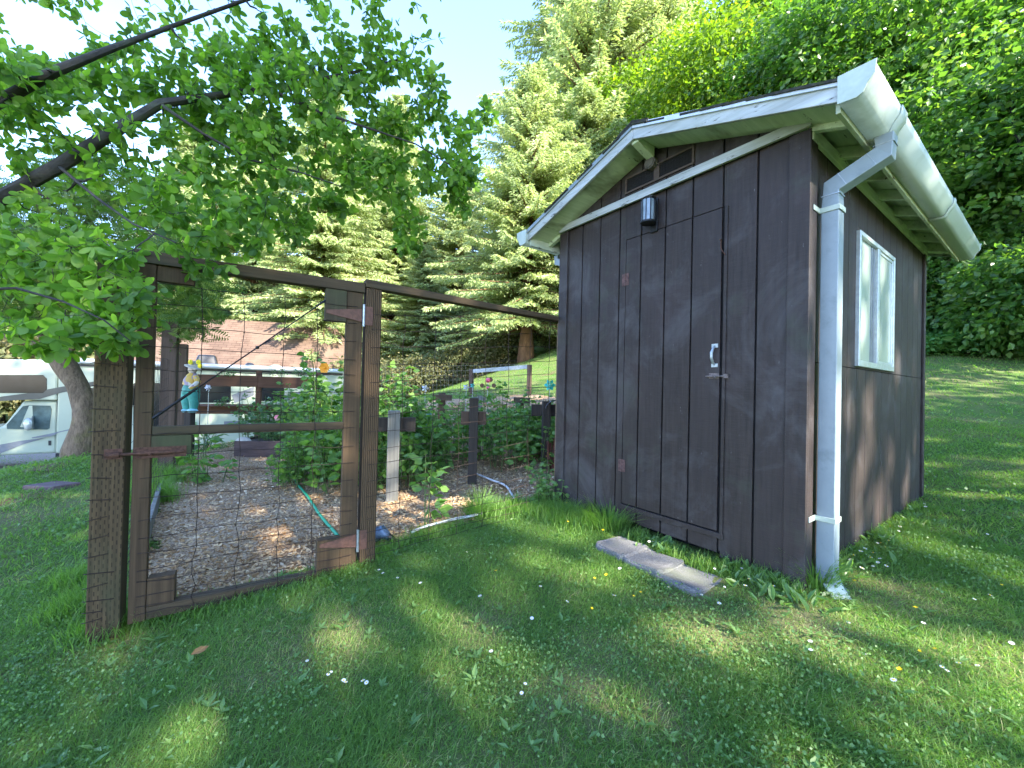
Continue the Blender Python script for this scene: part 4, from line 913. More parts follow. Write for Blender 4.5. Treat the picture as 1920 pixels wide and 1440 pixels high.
# ------------------------------------------------------------------ house beyond
def hpt(px, py, Z): return P(px, py, Z)
HA, HB_ = P(262, 576, 25.9), P(626, 612, 29.0); hd = flat(HB_ - HA); hn = np.array([-hd[1], hd[0], 0]); HL = np.linalg.norm((HB_ - HA)[:2])
zr = HB_[2]; HO = HA
HF = lambda s, n, z: np.array([HO[0], HO[1], 0]) + hd * s + hn * n + ZUP * z
house = empty('house', HF(HL / 2, 0, -1.5), 'house with a broad brown shingle roof beyond the motorhome', 'house')
t = NT('brown shingles'); p_ = t.pos(); s_ = t.n('ShaderNodeVectorMath', {0: p_, 1: tuple(hd)}, operation='DOT_PRODUCT').outputs['Value']; z_ = t.n('ShaderNodeSeparateXYZ', {0: p_}).outputs['Z']
cv = t.n('ShaderNodeCombineXYZ', {'X': s_, 'Y': z_}).outputs[0]
br = t.n('ShaderNodeTexBrick', {'Vector': cv, 'Color1': (.125, .082, .06, 1), 'Color2': (.09, .06, .045, 1), 'Mortar': (.045, .026, .02, 1), 'Scale': 1.0, 'Mortar Size': .014, 'Brick Width': .45, 'Row Height': .15, 'Bias': .1})
cc = t.mix(t.mask(t.noise(p_, .8, 4), .4, .7), br.outputs['Color'], (.14, .095, .07)); M['roofbrown'] = t.done(t.bsdf(cc, .9, bump=br.outputs['Fac'], bstr=-.4, bdist=.02, spec=.15))
ze = .95
b = B(); rw = 4.2
b.add([HF(0, 0, zr), HF(HL, 0, zr), HF(HL + .9, -rw * .35, zr - 1.1), HF(HL + 1.1, -rw, ze), HF(0, -rw, ze)], [(0, 1, 2, 3, 4)]); b.add([HF(0, 0, zr), HF(HL, 0, zr), HF(HL + 1.1, rw, ze), HF(0, rw, ze)], [(0, 1, 2, 3)]); b.add([HF(HL, 0, zr), HF(HL + .9, -rw * .35, zr - 1.1), HF(HL + 1.1, -rw, ze), HF(HL + 1.1, rw, ze)], [(0, 1, 2, 3)])
b.obj('roof', M['roofbrown'], house, solid=.12)
hw = B(); hw.fbox(HF, .3, HL + .6, -rw + .5, rw - .5, -1.6, ze + .25); hwall = hw.obj('wall', plain('red brown siding', (.26, .13, .10), .8, 0, .15, 3), house)
for s in (2, 6, 10):
    b = B(); b.fbox(HF, s, s + 1.2, -rw + .44, -rw + .498, -.3, .7); wn_ = b.obj('window', dark, house)
    b = B(); 
    for a in ((s - .06, s, -.36, .76), (s + 1.2, s + 1.26, -.36, .76), (s, s + 1.2, .7, .76), (s, s + 1.2, -.36, -.3)): b.fbox(HF, a[0], a[1], -rw + .43, -rw + .497, a[2], a[3])
    b.obj('frame', M['pipe'], wn_)

# ------------------------------------------------------------------ foliage materials
M['lab'] = leafmat('laburnum leaf', (.075, .155, .036), (.15, .275, .055), (.26, .40, .08), .58, (1.5, 1.7, .5))
M['pinn'] = leafmat('pinnate leaf', (.07, .14, .035), (.12, .21, .05), (.22, .28, .07), .42, (1.5, 1.6, .5))
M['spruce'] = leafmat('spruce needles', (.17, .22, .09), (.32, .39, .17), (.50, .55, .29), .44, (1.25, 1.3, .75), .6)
M['spruce_dark'] = leafmat('blue spruce needles', (.05, .075, .04), (.09, .12, .06), (.16, .19, .08), .3, (1.3, 1.3, .7), .6)
M['maple'] = leafmat('maple leaf', (.08, .15, .02), (.14, .24, .03), (.25, .33, .04), .5, (1.7, 1.7, .4))
M['alder'] = leafmat('wood edge leaf', (.045, .11, .026), (.085, .19, .042), (.17, .27, .06), .5, (1.5, 1.6, .5), .35, .5)
M['berry'] = leafmat('berry leaf', (.07, .16, .04), (.125, .245, .065), (.22, .34, .09), .44, (1.4, 1.6, .5), .4)
M['potato'] = leafmat('potato leaf', (.055, .13, .055), (.095, .20, .08), (.16, .27, .11), .36, (1.3, 1.5, .6), .4)
M['nettle'] = leafmat('nettle leaf', (.05, .15, .036), (.085, .22, .05), (.14, .28, .07), .35, (1.4, 1.6, .5), .4)
M['brush'] = leafmat('dry brush leaf', (.06, .075, .03), (.11, .12, .045), (.20, .17, .08), .35, (1.4, 1.3, .6), .6)
M['grass'] = leafmat('grass blade', (.12, .225, .05), (.20, .33, .085), (.42, .38, .20), .52, (1.3, 1.6, .45), .45, .35)
M['clover'] = leafmat('clover leaf', (.105, .205, .06), (.16, .28, .09), (.23, .34, .12), .45, (1.3, 1.5, .5), .4, .45)

# ------------------------------------------------------------------ generators
def grow(skel, rad, targets, r0=.012, sag=.12, segs=4):
    """thin branches from a limb skeleton to target points: list of (points, radii)"""
    nodes = [np.array(p) for p in skel]; nr = list(rad); N = np.array(nodes); out = []
    root = nodes[0]; T = np.array(targets); done = np.zeros(len(T), bool)
    dmin = np.linalg.norm(T[:, None] - N[None], axis=2); near = dmin.argmin(1); dm = dmin.min(1)
    for _ in range(len(T)):
        i = int(np.where(done, 1e9, dm).argmin()); done[i] = True; k = near[i]; a = nodes[k]; b_ = T[i]; L_ = np.linalg.norm(b_ - a)
        pts = [a]; new = []
        for f in np.linspace(0, 1, segs + 1)[1:]:
            q = a + (b_ - a) * f + np.array([0, 0, 1]) * sag * L_ * math.sin(f * PI) + rng.normal(size=3) * .035 * L_ * (f < 1); pts.append(q); new.append(q)
        ra = min(nr[k] * .7, r0 + .012 * L_); rs = [ra * (1 - .75 * f) + .0008 for f in np.linspace(0, 1, segs + 1)]
        out.append((pts, rs))
        for q, r in zip(new, rs[1:]): nodes.append(q); nr.append(r)
        nn = np.array(new); d = np.linalg.norm(T[:, None] - nn[None], axis=2); dk = d.argmin(1); dv = d.min(1); c = dv < dm
        near = np.where(c, len(nodes) - len(new) + dk, near); dm = np.where(c, dv, dm)
    return out
def broadleaf(nm, label, seed, Hh, Rr, ntip, nleaf, ls, m, tr=.2, low=.25, bark='bark2', flat_=.45, catn='tree', cl=.55, org=(0, 0, 0), trunk_h=.75, lean=0.0):
    global rng
    keep = rng; rng = np.random.default_rng(seed); random.seed(seed)
    t = empty(nm, org, label, catn); o_ = np.array(org, float)
    nseg = 8; sk = [np.array([math.sin(k * 1.3 + seed) * .05 * Hh * .12 * k / 3 + lean * Hh * (k / nseg) ** 2, math.cos(k * 1.7 + seed) * .05 * Hh * .1 * k / 3, Hh * trunk_h * k / nseg - .2 * (k == 0)]) for k in range(nseg + 1)]; rd = [tr * (1 - .8 * k / nseg) * (1.25 if k == 0 else 1) for k in range(nseg + 1)]
    tips = []
    nl = 9; lob = rdir(nl); 
    while len(tips) < ntip:
        d = rdir(1, .9, .15)[0]; bump = .72 + .38 * max(0, (lob @ d).max() - .4)
        r = rng.uniform(.25, 1) ** .5 * bump
        p = np.array([d[0] * Rr * r + lean * Hh * .6, d[1] * Rr * r, Hh * (low + (1 - low) * .5) + d[2] * r * Hh * (1 - low) * .52])
        if p[2] > .15: tips.append(p)
    paths = grow(sk, rd, tips, .015, .08)
    b = B(); b.tube([o_ + p for p in sk], rd, 9, jit=.06)
    for pts, rs in paths: b.tube([o_ + p for p in pts], rs, 4, cap=False)
    b.obj('trunk', M[bark], t, smooth=True)
    tips = np.array(tips); per = max(1, nleaf // len(tips)); n = per * len(tips)
    c = np.repeat(tips, per, 0); off = rng.normal(size=(n, 3)) * np.array([1, 1, flat_]) * cl; pos = c + off
    d = off / (np.linalg.norm(off, axis=1, keepdims=True) + 1e-6) + rdir(n) * .8 + np.array([0, 0, -.45])
    V_, F_ = scatter(LEAF2V * np.array([1.15, 1, 1]), LEAF2F, pos + o_, basis(d, rdir(n, .8, 1.0)), ls * rng.uniform(.65, 1.25, n))
    tn = np.repeat(np.clip(np.repeat(rng.normal(.5, .2, len(tips)), per) + rng.normal(0, .16, n), 0, 1), 2)
    npmesh('crown', V_, F_, M[m], t, tint=tn); rng = keep
    return t
def conifer(nm, label, seed, Hh, Rr, m='spruce', tr=.3, low=.1, org=(0, 0, 0), dens=1.0, droop=.35, catn='tree', step=.34, ls=.2, nb=7):
    global rng
    keep = rng; rng = np.random.default_rng(seed); random.seed(seed)
    t = empty(nm, org, label, catn); o_ = np.array(org, float)
    b = B(); b.tube([o_ + np.array([0, 0, Hh * k / 10 - .3 * (k == 0)]) for k in range(11)], [tr * (1 - .97 * k / 10) * (1.35 if k == 0 else 1) for k in range(11)], 10, jit=.05)
    PV, PD, PS, PT_ = [], [], [], []
    z = Hh * low
    while z < Hh * .985:
        f = (z - Hh * low) / (Hh * (1 - low)); Lm = Rr * ((1 - f) ** .72) * (.72 + .28 * min(1, f * 6 + .3)) + .12
        for k in range(max(4, int(nb - 2 * f))):
            a = rng.uniform(0, 2 * PI); L_ = Lm * rng.uniform(.45, 1.18); hd_ = np.array([math.cos(a), math.sin(a), 0]); sd = np.array([-hd_[1], hd_[0], 0])
            up0 = .25 * f + rng.uniform(-.08, .12) - .1 * (1 - f); nb_ = max(4, int(L_ / .10 * dens)); s = np.linspace(.12, 1, nb_)
            zz_ = up0 * L_ * s - droop * L_ * s ** 1.6 + .16 * L_ * s ** 3
            P_ = np.outer(L_ * s, hd_) + np.outer(zz_, ZUP) + np.array([0, 0, z])
            if L_ > .6: b.tube([o_ + P_[0] * [0, 0, 1], o_ + P_[len(P_) // 2], o_ + P_[-1]], [.018 + .012 * L_, .012 + .004 * L_, .004], 4, cap=False)
            tint0 = rng.normal(.5, .17)
            wid = .42 * np.minimum(1 - s + .12, .55) * min(L_, 3.2) * .62
            for sg in (-1, 1):
                for fr_ in (.25, .65, 1.0):
                    w_ = wid * fr_ * rng.uniform(.7, 1.2, nb_)
                    q = P_ + np.outer(w_ * sg, sd) + np.outer(w_ * .35, hd_) - np.outer(w_ * rng.uniform(.25, .8, nb_), ZUP)
                    dd_ = np.outer(np.full(nb_, .75 * sg), sd) + hd_ * .6 + ZUP * rng.uniform(-.95, -.15, (nb_, 1)) + rng.normal(size=(nb_, 3)) * .22
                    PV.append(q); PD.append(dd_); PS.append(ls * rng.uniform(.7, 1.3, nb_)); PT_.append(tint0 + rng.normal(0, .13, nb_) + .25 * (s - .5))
            PV.append(P_); PD.append(hd_ + rng.normal(size=(nb_, 3)) * .3); PS.append(ls * rng.uniform(.8, 1.3, nb_)); PT_.append(np.full(nb_, tint0))
        z += step * (1 - .45 * f) * rng.uniform(.8, 1.2)
    b.obj('trunk', M['redbark'], t, smooth=True)
    pos = np.concatenate(PV); d = np.concatenate(PD); n = len(pos); sz = np.concatenate(PS)
    V_, F_ = scatter(NEED2V, LEAF2F, pos + o_, basis(d, rdir(n, .7, .9)), np.stack([sz * .95, sz, sz], 1))
    npmesh('crown', V_, F_, M[m], t, tint=np.repeat(np.clip(np.concatenate(PT_), 0, 1), 2)); rng = keep
    return t, n

# ------------------------------------------------------------------ near overhanging tree
def near_tree():
    base = np.array([-4.7, 2.3, gz1(-4.7, 2.3)])
    t = empty('overhanging_tree', base, 'broad leafy tree whose limbs overhang the gate from the left edge', 'tree')
    b = B()
    fork = np.array([-4.35, 2.25, 1.75])
    tr_ = [base - ZUP * .2, base + np.array([.05, 0, .5]), base + np.array([.2, -.02, 1.1]), fork]
    L1 = [fork, P(-160, 440, 2.55), P(0, 372, 2.35), P(110, 312, 2.35), P(200, 255, 2.4), P(300, 195, 2.5), P(400, 180, 2.65), P(500, 166, 2.8), P(600, 148, 2.95), P(690, 130, 3.05), P(770, 105, 3.1)]
    R1 = [.08, .05, .036, .033, .030, .026, .02, .016, .012, .009, .005]
    L2 = [fork, P(-150, 270, 2.4), P(0, 190, 2.15), P(100, 135, 2.2), P(200, 95, 2.3), P(320, 50, 2.5), P(460, 0, 2.7), P(600, -40, 2.9)]
    R2 = [.07, .04, .027, .023, .018, .013, .01, .006]
    L3 = [fork - ZUP * .4, P(-300, 520, 2.0), P(-80, 545, 1.6), P(30, 540, 1.55), P(120, 566, 1.55), P(195, 600, 1.55), P(245, 640, 1.6)]
    R3 = [.04, .022, .008, .005, .004, .003, .002]
    L4 = [P(300, 195, 2.5), P(380, 250, 2.42), P(470, 300, 2.5), P(560, 322, 2.6), P(640, 350, 2.7)]; R4 = [.012, .008, .006, .005, .003]
    L5 = [P(500, 166, 2.8), P(600, 210, 2.75), P(690, 240, 2.75), P(780, 270, 2.85), P(860, 320, 2.95)]; R5 = [.012, .009, .007, .005, .003]
    L6 = [P(110, 312, 2.35), P(180, 370, 2.1), P(250, 420, 2.0), P(330, 455, 2.0)]; R6 = [.010, .007, .005, .003]
    sk, rd = [], []
    b.tube(tr_, [.2, .16, .14, .13], 12, jit=.05)
    for Lx, Rx in ((L1, R1), (L2, R2), (L3, R3), (L4, R4), (L5, R5), (L6, R6)):
        b.tube(Lx, Rx, 9, jit=.12)
        for i in range(len(Lx) - 1):
            for f in (0, .5): 
                if i > 0 or Lx[0] is not fork: sk.append(Lx[i] * (1 - f) + Lx[i + 1] * f); rd.append(Rx[i])
        sk.append(Lx[-1]); rd.append(Rx[-1])
    ell = [(50, 420, 130, 75, 1.85, 34), (140, 500, 150, 90, 1.7, 44), (225, 560, 80, 70, 1.6, 22), (90, 615, 150, 40, 1.55, 22), (330, 400, 90, 75, 1.95, 44), (460, 300, 120, 105, 2.3, 78), (520, 190, 200, 95, 2.55, 130), (690, 170, 140, 90, 2.75, 120), (780, 270, 110, 85, 2.8, 95), (755, 400, 36, 65, 2.8, 26), (868, 325, 40, 65, 2.95, 36), (885, 225, 40, 25, 2.95, 10), (640, 330, 60, 70, 2.7, 46),
           (300, 120, 320, 60, 2.35, 95), (110, 250, 150, 110, 2.1, 44), (455, 420, 60, 60, 2.2, 24), (300, -30, 600, 90, 2.5, 90), (-150, 400, 140, 220, 2.0, 60), (545, 395, 45, 45, 2.5, 18), (250, 300, 100, 90, 2.2, 34), (40, 150, 80, 60, 1.9, 24), (610, 90, 230, 60, 2.8, 60), (380, 480, 45, 40, 2.05, 10), (772, 440, 20, 40, 2.8, 14), (548, 425, 24, 30, 2.5, 12), (700, 320, 50, 40, 2.7, 22), (420, 250, 130, 70, 2.4, 40), (60, 200, 110, 100, 2.2, 30), (190, 625, 95, 32, 1.55, 16), (40, 480, 120, 80, 1.8, 22), (250, 130, 200, 50, 2.4, 50), (870, 360, 25, 40, 2.95, 14), (905, 215, 22, 14, 2.95, 8)]
    T = []
    for cx, cy, rx, ry, Z, n in ell:
        for _ in range(int(n * .85)):
            a = rng.uniform(0, 2 * PI); r = math.sqrt(rng.random()); T.append(P(cx + rx * r * math.cos(a), cy + ry * r * math.sin(a), max(1.45, Z + .12 + abs(rng.normal(0, .28)))))
    paths = grow(sk, rd, T, .007, -.10)
    for pts, rs in paths: b.tube(pts, [min(r, .009) for r in rs], 5, cap=False)
    b.obj('trunk', M['bark2'], t, smooth=True)
    pos, dr, sz = [], [], []
    for pts, rs in paths:
        pts = np.array(pts); Lp = np.linalg.norm(np.diff(pts, axis=0), axis=1).sum(); nn = int(np.clip(Lp / .045, 5, 13))
        fs = 1 - np.linspace(0, min(.8, .42 / max(Lp, .05)), nn); 
        for f in fs:
            x = f * (len(pts) - 1); i = min(int(x), len(pts) - 2); q = pts[i] + (pts[i + 1] - pts[i]) * (x - i)
            ax = pts[i + 1] - pts[i]; ax /= np.linalg.norm(ax) + 1e-9
            d = rdir(1)[0]; d = d - ax * (d @ ax) * .6 + ax * .35 - ZUP * .35; d /= np.linalg.norm(d); pet = .035
            c = q + d * pet * rng.uniform(.6, 1.4); nr_ = rdir(1, .8, .55)[0]; x_ = np.cross(d, nr_); x_ /= np.linalg.norm(x_) + 1e-9
            s_ = rng.uniform(.038, .068)
            for w, k in ((0, 1.12), (1, .9), (-1, .9)):
                pos.append(c); dr.append(d * (1 if w == 0 else .42) + x_ * w * .9 - ZUP * .1); sz.append(s_ * k)
    n = len(pos); d = np.array(dr); nr_ = np.repeat(rdir(n // 3, .8, .6), 3, 0) + rdir(n) * .22
    szs = np.array(sz); V_, F_ = scatter(OVALV, OVALF, np.array(pos), basis(d, nr_), np.stack([szs * 1.15, szs, szs], 1))
    tn = np.clip(np.repeat(rng.normal(.5, .30, n // 3), 3), 0, 1)
    npmesh('crown', V_, F_, M['lab'], t, tint=np.repeat(tn, 12), smooth=True)
    # hanging seed pods
    k = rng.choice(n // 3, 900, replace=False) * 3; pp = np.array(pos)[k]
    PODV = np.array([(0, 0, 0), (.09, .5, .05), (0, 1, 0), (-.09, .5, .05)])
    V_, F_ = scatter(PODV, LEAF2F, pp - ZUP * .01, basis(rdir(900, .2, -1.2), rdir(900)), rng.uniform(.03, .055, 900)); npmesh('seed_pods', V_, F_, M['pinn'], t, tint=np.full(1800, .8))
near_tree()

# ------------------------------------------------------------------ crooked tree with feathery leaves
def crooked():
    Zc = 6.6; base = AT(152, Zc); t = empty('crooked_tree', base, 'old crooked tree with a mossy bent trunk and feathery leaves, before the motorhome', 'tree')
    tr_ = [base - ZUP * .2, P(152, 845, Zc), P(160, 800, Zc), P(160, 765, Zc), P(148, 725, Zc), P(125, 690, Zc), P(100, 655, Zc - .05), P(85, 610, Zc - .1)]
    b = B(); b.tube(tr_, [.24, .215, .165, .14, .14, .145, .13, .11], 14, jit=.13)
    La = [tr_[6], P(60, 600, 6.3), P(20, 520, 6.1), P(-20, 440, 6.0)]; Lb_ = [P(112, 668, Zc), P(150, 640, 6.5), P(200, 610, 6.4), P(270, 560, 6.3), P(330, 520, 6.2)]; Lc = [tr_[7], P(110, 520, 6.6), P(150, 440, 6.7), P(190, 370, 6.8)]; Ld = [tr_[6], P(40, 640, 6.5), P(-30, 620, 6.4)]
    sk, rd = [], []
    for Lx, r in ((La, .08), (Lb_, .06), (Lc, .09), (Ld, .06)):
        rs = [r * (1 - .75 * i / (len(Lx) - 1)) for i in range(len(Lx))]; b.tube(Lx, rs, 8, jit=.1)
        for i in range(len(Lx) - 1):
            for f in (0, .5): sk.append(Lx[i] * (1 - f) + Lx[i + 1] * f); rd.append(rs[i])
    ell = [(70, 400, 150, 80, 6.4, 90), (230, 450, 130, 100, 6.5, 110), (330, 545, 85, 70, 6.2, 75), (60, 545, 120, 60, 6.0, 60), (150, 340, 110, 60, 6.8, 40), (-120, 450, 120, 120, 6.2, 50), (360, 600, 55, 28, 6.1, 22), (20, 470, 90, 60, 5.6, 40)]
    T = []
    for cx, cy, rx, ry, Z, n in ell:
        for _ in range(n): a = rng.uniform(0, 2 * PI); r = math.sqrt(rng.random()); T.append(P(cx + rx * r * math.cos(a), cy + ry * r * math.sin(a), Z + rng.normal(0, .5)))
    paths = grow(sk, rd, T, .012, .1)
    for pts, rs in paths: b.tube(pts, rs, 4, cap=False)
    b.obj('trunk', M['bark'], t, smooth=True)
    b = None
    for k in range(0):
        f = rng.uniform(2.2, 5); i = int(f); q = tr_[i] + (tr_[i + 1] - tr_[i]) * (f - i); a = rng.uniform(0, 2 * PI); c = q + np.array([math.cos(a), math.sin(a), 0]) * .13
        b.ball(c, rng.uniform(.018, .045), 6, 5, (1, 1, 1.4))
    FRV, FRF = [], []       # pinnate frond
    for k in range(9):
        y = .15 + k * .095; l = .30 * math.sin(PI * (k + 1.5) / 11)
        for sg in (-1, 1):
            i = len(FRV); FRV += [(0, y, 0), (sg * l * .5, y + .09, .01), (sg * l, y + .07, -.04), (sg * l * .45, y + .02, .01)]; FRF += [(i, i + 1, i + 2), (i, i + 2, i + 3)]
    FRV = np.array(FRV); FRF = np.array(FRF); pos, d = [], []
    for pts, rs in paths:
        for _ in range(9): q = pts[-1] + rng.normal(size=3) * .1; pos.append(q); v = rdir(1, .5, -.15)[0]; d.append(v)
    n = len(pos); V_, F_ = scatter(FRV, FRF, np.array(pos), basis(np.array(d), rdir(n, .6, 1.2)), rng.uniform(.18, .34, n))
    npmesh('crown', V_, F_, M['pinn'], t, tint=np.repeat(np.clip(rng.normal(.5, .25, n), 0, 1), len(FRF)))
crooked()

# ------------------------------------------------------------------ background trees
def far(px, Z): return AT(px, Z)
c1, n1 = conifer('spruce_tree', 'big sunlit spruce with a thick reddish trunk standing on the far lawn', 11, 18.5, 6.4, 'spruce', .42, .12, far(985, 25), 1.0, nb=9, step=.27, ls=.24)
c2, n2 = conifer('spruce_tree', 'sunlit spruce with bare lower trunk behind the gate and brown roof', 12, 26.0, 7.4, 'spruce', .30, .07, far(598, 31), 1.0, nb=8, step=.27, ls=.26, droop=.40)
for px, Z, sc, rz, src, lab in ((1105, 36, 1.75, 1.0, 1, 'tallest spruce, rising out of the frame behind the shed roof'), (470, 37, 1.5, 2.1, 0, 'spruce half hidden by the overhanging leaves behind the brown roof'),
                               (735, 40, 1.12, .7, 1, 'shorter spruce right of the gate post, in front of open sky'), (855, 37, 1.05, 4.0, 0, 'small low spruce in the gap left of the big spruce'), (680, 44, 1.5, 3.1, 0, 'distant spruce behind the hinge side of the gate'),
                               (1085, 29, 1.0, 2.6, 0, 'spruce whose skirts meet the left eave of the shed'), (350, 46, 1.2, 5.0, 1, 'dim distant spruce beyond the feathery tree'), (180, 52, 1.0, .2, 0, 'distant spruce above the cream motorhome cab'), (790, 33, .5, 1.9, 1, 'young spruce on the far lawn right of the gate post'), (1230, 34, 1.5, .4, 0, 'tall dusky spruce among the bright maples above the shed ridge')):
    copytree((c1, c2)[src], far(px, Z), rz, sc, lab)
m1 = broadleaf('maple_tree', 'bright yellow-green maple above the ridge of the shed roof', 21, 17, 5.5, 420, 42000, .26, 'maple', .28, .2, cl=.6, org=far(1340, 24))
m2 = broadleaf('maple_tree', 'yellow-green maple behind the front slope of the shed roof', 22, 15, 5.2, 400, 40000, .25, 'maple', .25, .15, cl=.6, org=far(1520, 21))
for px, Z, sc, rz, src, lab in ((1180, 33, 1.15, 1.0, 0, 'pale maple between the tallest spruce and the shed roof'), (1430, 31, 1.35, 2.0, 1, 'tall maple filling the top edge above the shed roof'), (1640, 27, 1.4, 3.0, 0, 'maple rising above the raised gutter end')):
    copytree((m1, m2)[src], far(px, Z), rz, sc, lab)
w1 = broadleaf('woodland_tree', 'dark leafy tree at the wood edge behind the right gutter', 31, 13, 4.6, 300, 30000, .21, 'alder', .22, .12, flat_=.3, cl=.45, org=far(1770, 16.5))
w2 = broadleaf('woodland_tree', 'leafy tree drooping over the right edge of the lawn', 32, 9.5, 3.9, 280, 22000, .2, 'alder', .18, .08, flat_=.22, cl=.45, org=far(1930, 11.8), lean=-.05)
w3 = broadleaf('woodland_tree', 'woodland tree outside the frame on the right, level with the shed', 33, 13, 4.8, 110, 4600, .28, 'alder', .2, .25, cl=.42, org=(16.5, 5.5, gz1(16.5, 5.5)))
WT = [((22, 22), 1.5, 4.4, w1, 'highest dark tree on the wooded slope behind the gutter'), ((27, 15), 1.5, 1.4, w1, 'tree high on the slope at the right edge'), ((19, 28), 1.6, 2.9, w1, 'dark tree on the slope behind the maples'), ((15.5, 16.0), 1.15, 1.1, w1, 'dark tree deep in the wood right of the shed'), ((13.5, 21.0), 1.1, 2.2, w1, 'dark tree in the wood straight above the far gutter end'), ((19, 11), 1.2, .7, w2, 'woodland tree just outside the right edge, behind the drooping one'),
      ((14.5, -.5), .85, 3.3, w3, 'woodland tree outside the frame on the right, beside the camera'), ((11.5, -7.0), (1.1, 1.1, 1.8), 4.1, w3, 'unseen woodland tree right behind the camera, stretched tall to shade the motorhome'), ((6.6, -10.3), (1.15, 1.15, 1.9), 5.2, w1, 'unseen woodland tree behind the camera, stretched tall to shade lawn and motorhome'), ((15.0, -4.5), (1.1, 1.1, 1.75), 2.7, w3, 'unseen second row tree outside the right edge, stretched tall to shade the motorhome')]  # unseen trees behind the camera are stretched tall to shade the motorhome
w4 = broadleaf('woodland_tree', 'unseen tall thin tree added behind the camera to shade the motorhome, left of the others', 34, 22, 4.8, 120, 6000, .32, 'alder', .25, .5, cl=.45, org=(4.6, -4.0, gz1(4.6, -4.0)), trunk_h=.85)  # added out of view, crown kept high, to dapple the motorhome with shade
WT.append(((9.8, -2.2), 1.0, 2.0, w4, 'unseen tall thin tree added behind the camera for shade, right of the other one'))  # second added tree, out of view, also there for shade on the motorhome
for (x, y), sc, rz, src, lab in WT: copytree(src, (x, y, gz1(x, y)), rz, sc, lab)
bs = broadleaf('bush', 'broad dark bush at the back of the lawn, right of the shed wall', 41, 3.0, 2.2, 200, 15000, .15, 'alder', .06, .0, flat_=.5, catn='bush', cl=.3, org=far(1790, 12.6), trunk_h=.6)
for px, Z, sc, rz, lab in ((1900, 12.0, 1.0, 1.2, 'broad bush with hanging leaves at the right edge of the lawn'), (1660, 14.5, 1.3, 2.4, 'bush hidden mostly behind the back corner of the shed'), (2020, 9.5, 1.1, .5, 'bush beyond the right edge of the frame'), (1840, 14.5, 1.5, 3.0, 'taller bush behind the nettles at the wood edge')):
    copytree(bs, far(px, Z), rz, sc, lab)
br_ = broadleaf('bush', 'brownish thicket bush under the spruces, left of the back fence', 42, 2.2, 1.9, 160, 9000, .15, 'brush', .05, .0, flat_=.6, catn='bush', cl=.3, org=far(800, 25), trunk_h=.6)
for px, Z, sc, rz, lab in ((870, 25.5, 1.0, 1.2, 'thicket bush behind the white-topped back fence'), (930, 27, 1.1, 2.0, 'thicket bush left of the thick spruce trunk'), (1050, 26.5, 1.4, 2.9, 'thicket bush right of the thick spruce trunk'), (730, 24, 1.2, 4.0, 'thicket bush nearest the gate post, on the far lawn edge'), (8, 24, 2.4, 3.3, 'thicket bush glimpsed under the over-cab of the motorhome'), (690, 27, 1.5, 5.0, 'thicket bush between the brown roof and the gate post'), (1130, 27, 1.6, .3, 'thicket bush hidden behind the shed')):
    copytree(br_, far(px, Z), rz, sc, lab)
# far-off wood behind everything, one mass
def mass():
    src = [c for c in c2.children if c.name.startswith('crown')][0].data; nv = len(src.vertices); co_ = np.empty(nv * 3, np.float32); src.vertices.foreach_get('co', co_); co_ = co_.reshape(-1, 3)
    idx = np.empty(len(src.loops), np.int32); src.loops.foreach_get('vertex_index', idx); Fo = idx.reshape(-1, 3)
    q = np.arange(0, nv // 4, 5); Vq = co_.reshape(-1, 4, 3)[q]; cen_ = Vq[:, :1]; Vq = (cen_ + (Vq - cen_) * 2.2).reshape(-1, 3)
    Fq = (LEAF2F[None] + (np.arange(len(q)) * 4)[:, None, None]).reshape(-1, 3); parts = []
    for k in range(46):
        a = math.radians(-64 + 128 * k / 45 + rng.uniform(-1, 1)); r = rng.uniform(58, 75); x, y = math.sin(a) * r, math.cos(a) * r; s = rng.uniform(.75, 1.1); h = (.55 if x < 0 else .95) * s; th = rng.uniform(0, 6.28)
        c_, s_ = math.cos(th), math.sin(th); W_ = Vq @ np.array([[c_, s_, 0], [-s_, c_, 0], [0, 0, 1]]) * np.array([s * 1.3, s * 1.3, h]) + np.array([x, y, gz1(x, y) - 1]); parts.append((W_, Fq))
    V_, F_ = cat(parts); o = npmesh('far_wood', V_, F_, M['spruce'], tint=rng.random(len(F_)) * .8 + .1); tag(o, 'far-off conifer wood closing the view', 'wood', kind='stuff')
mass()

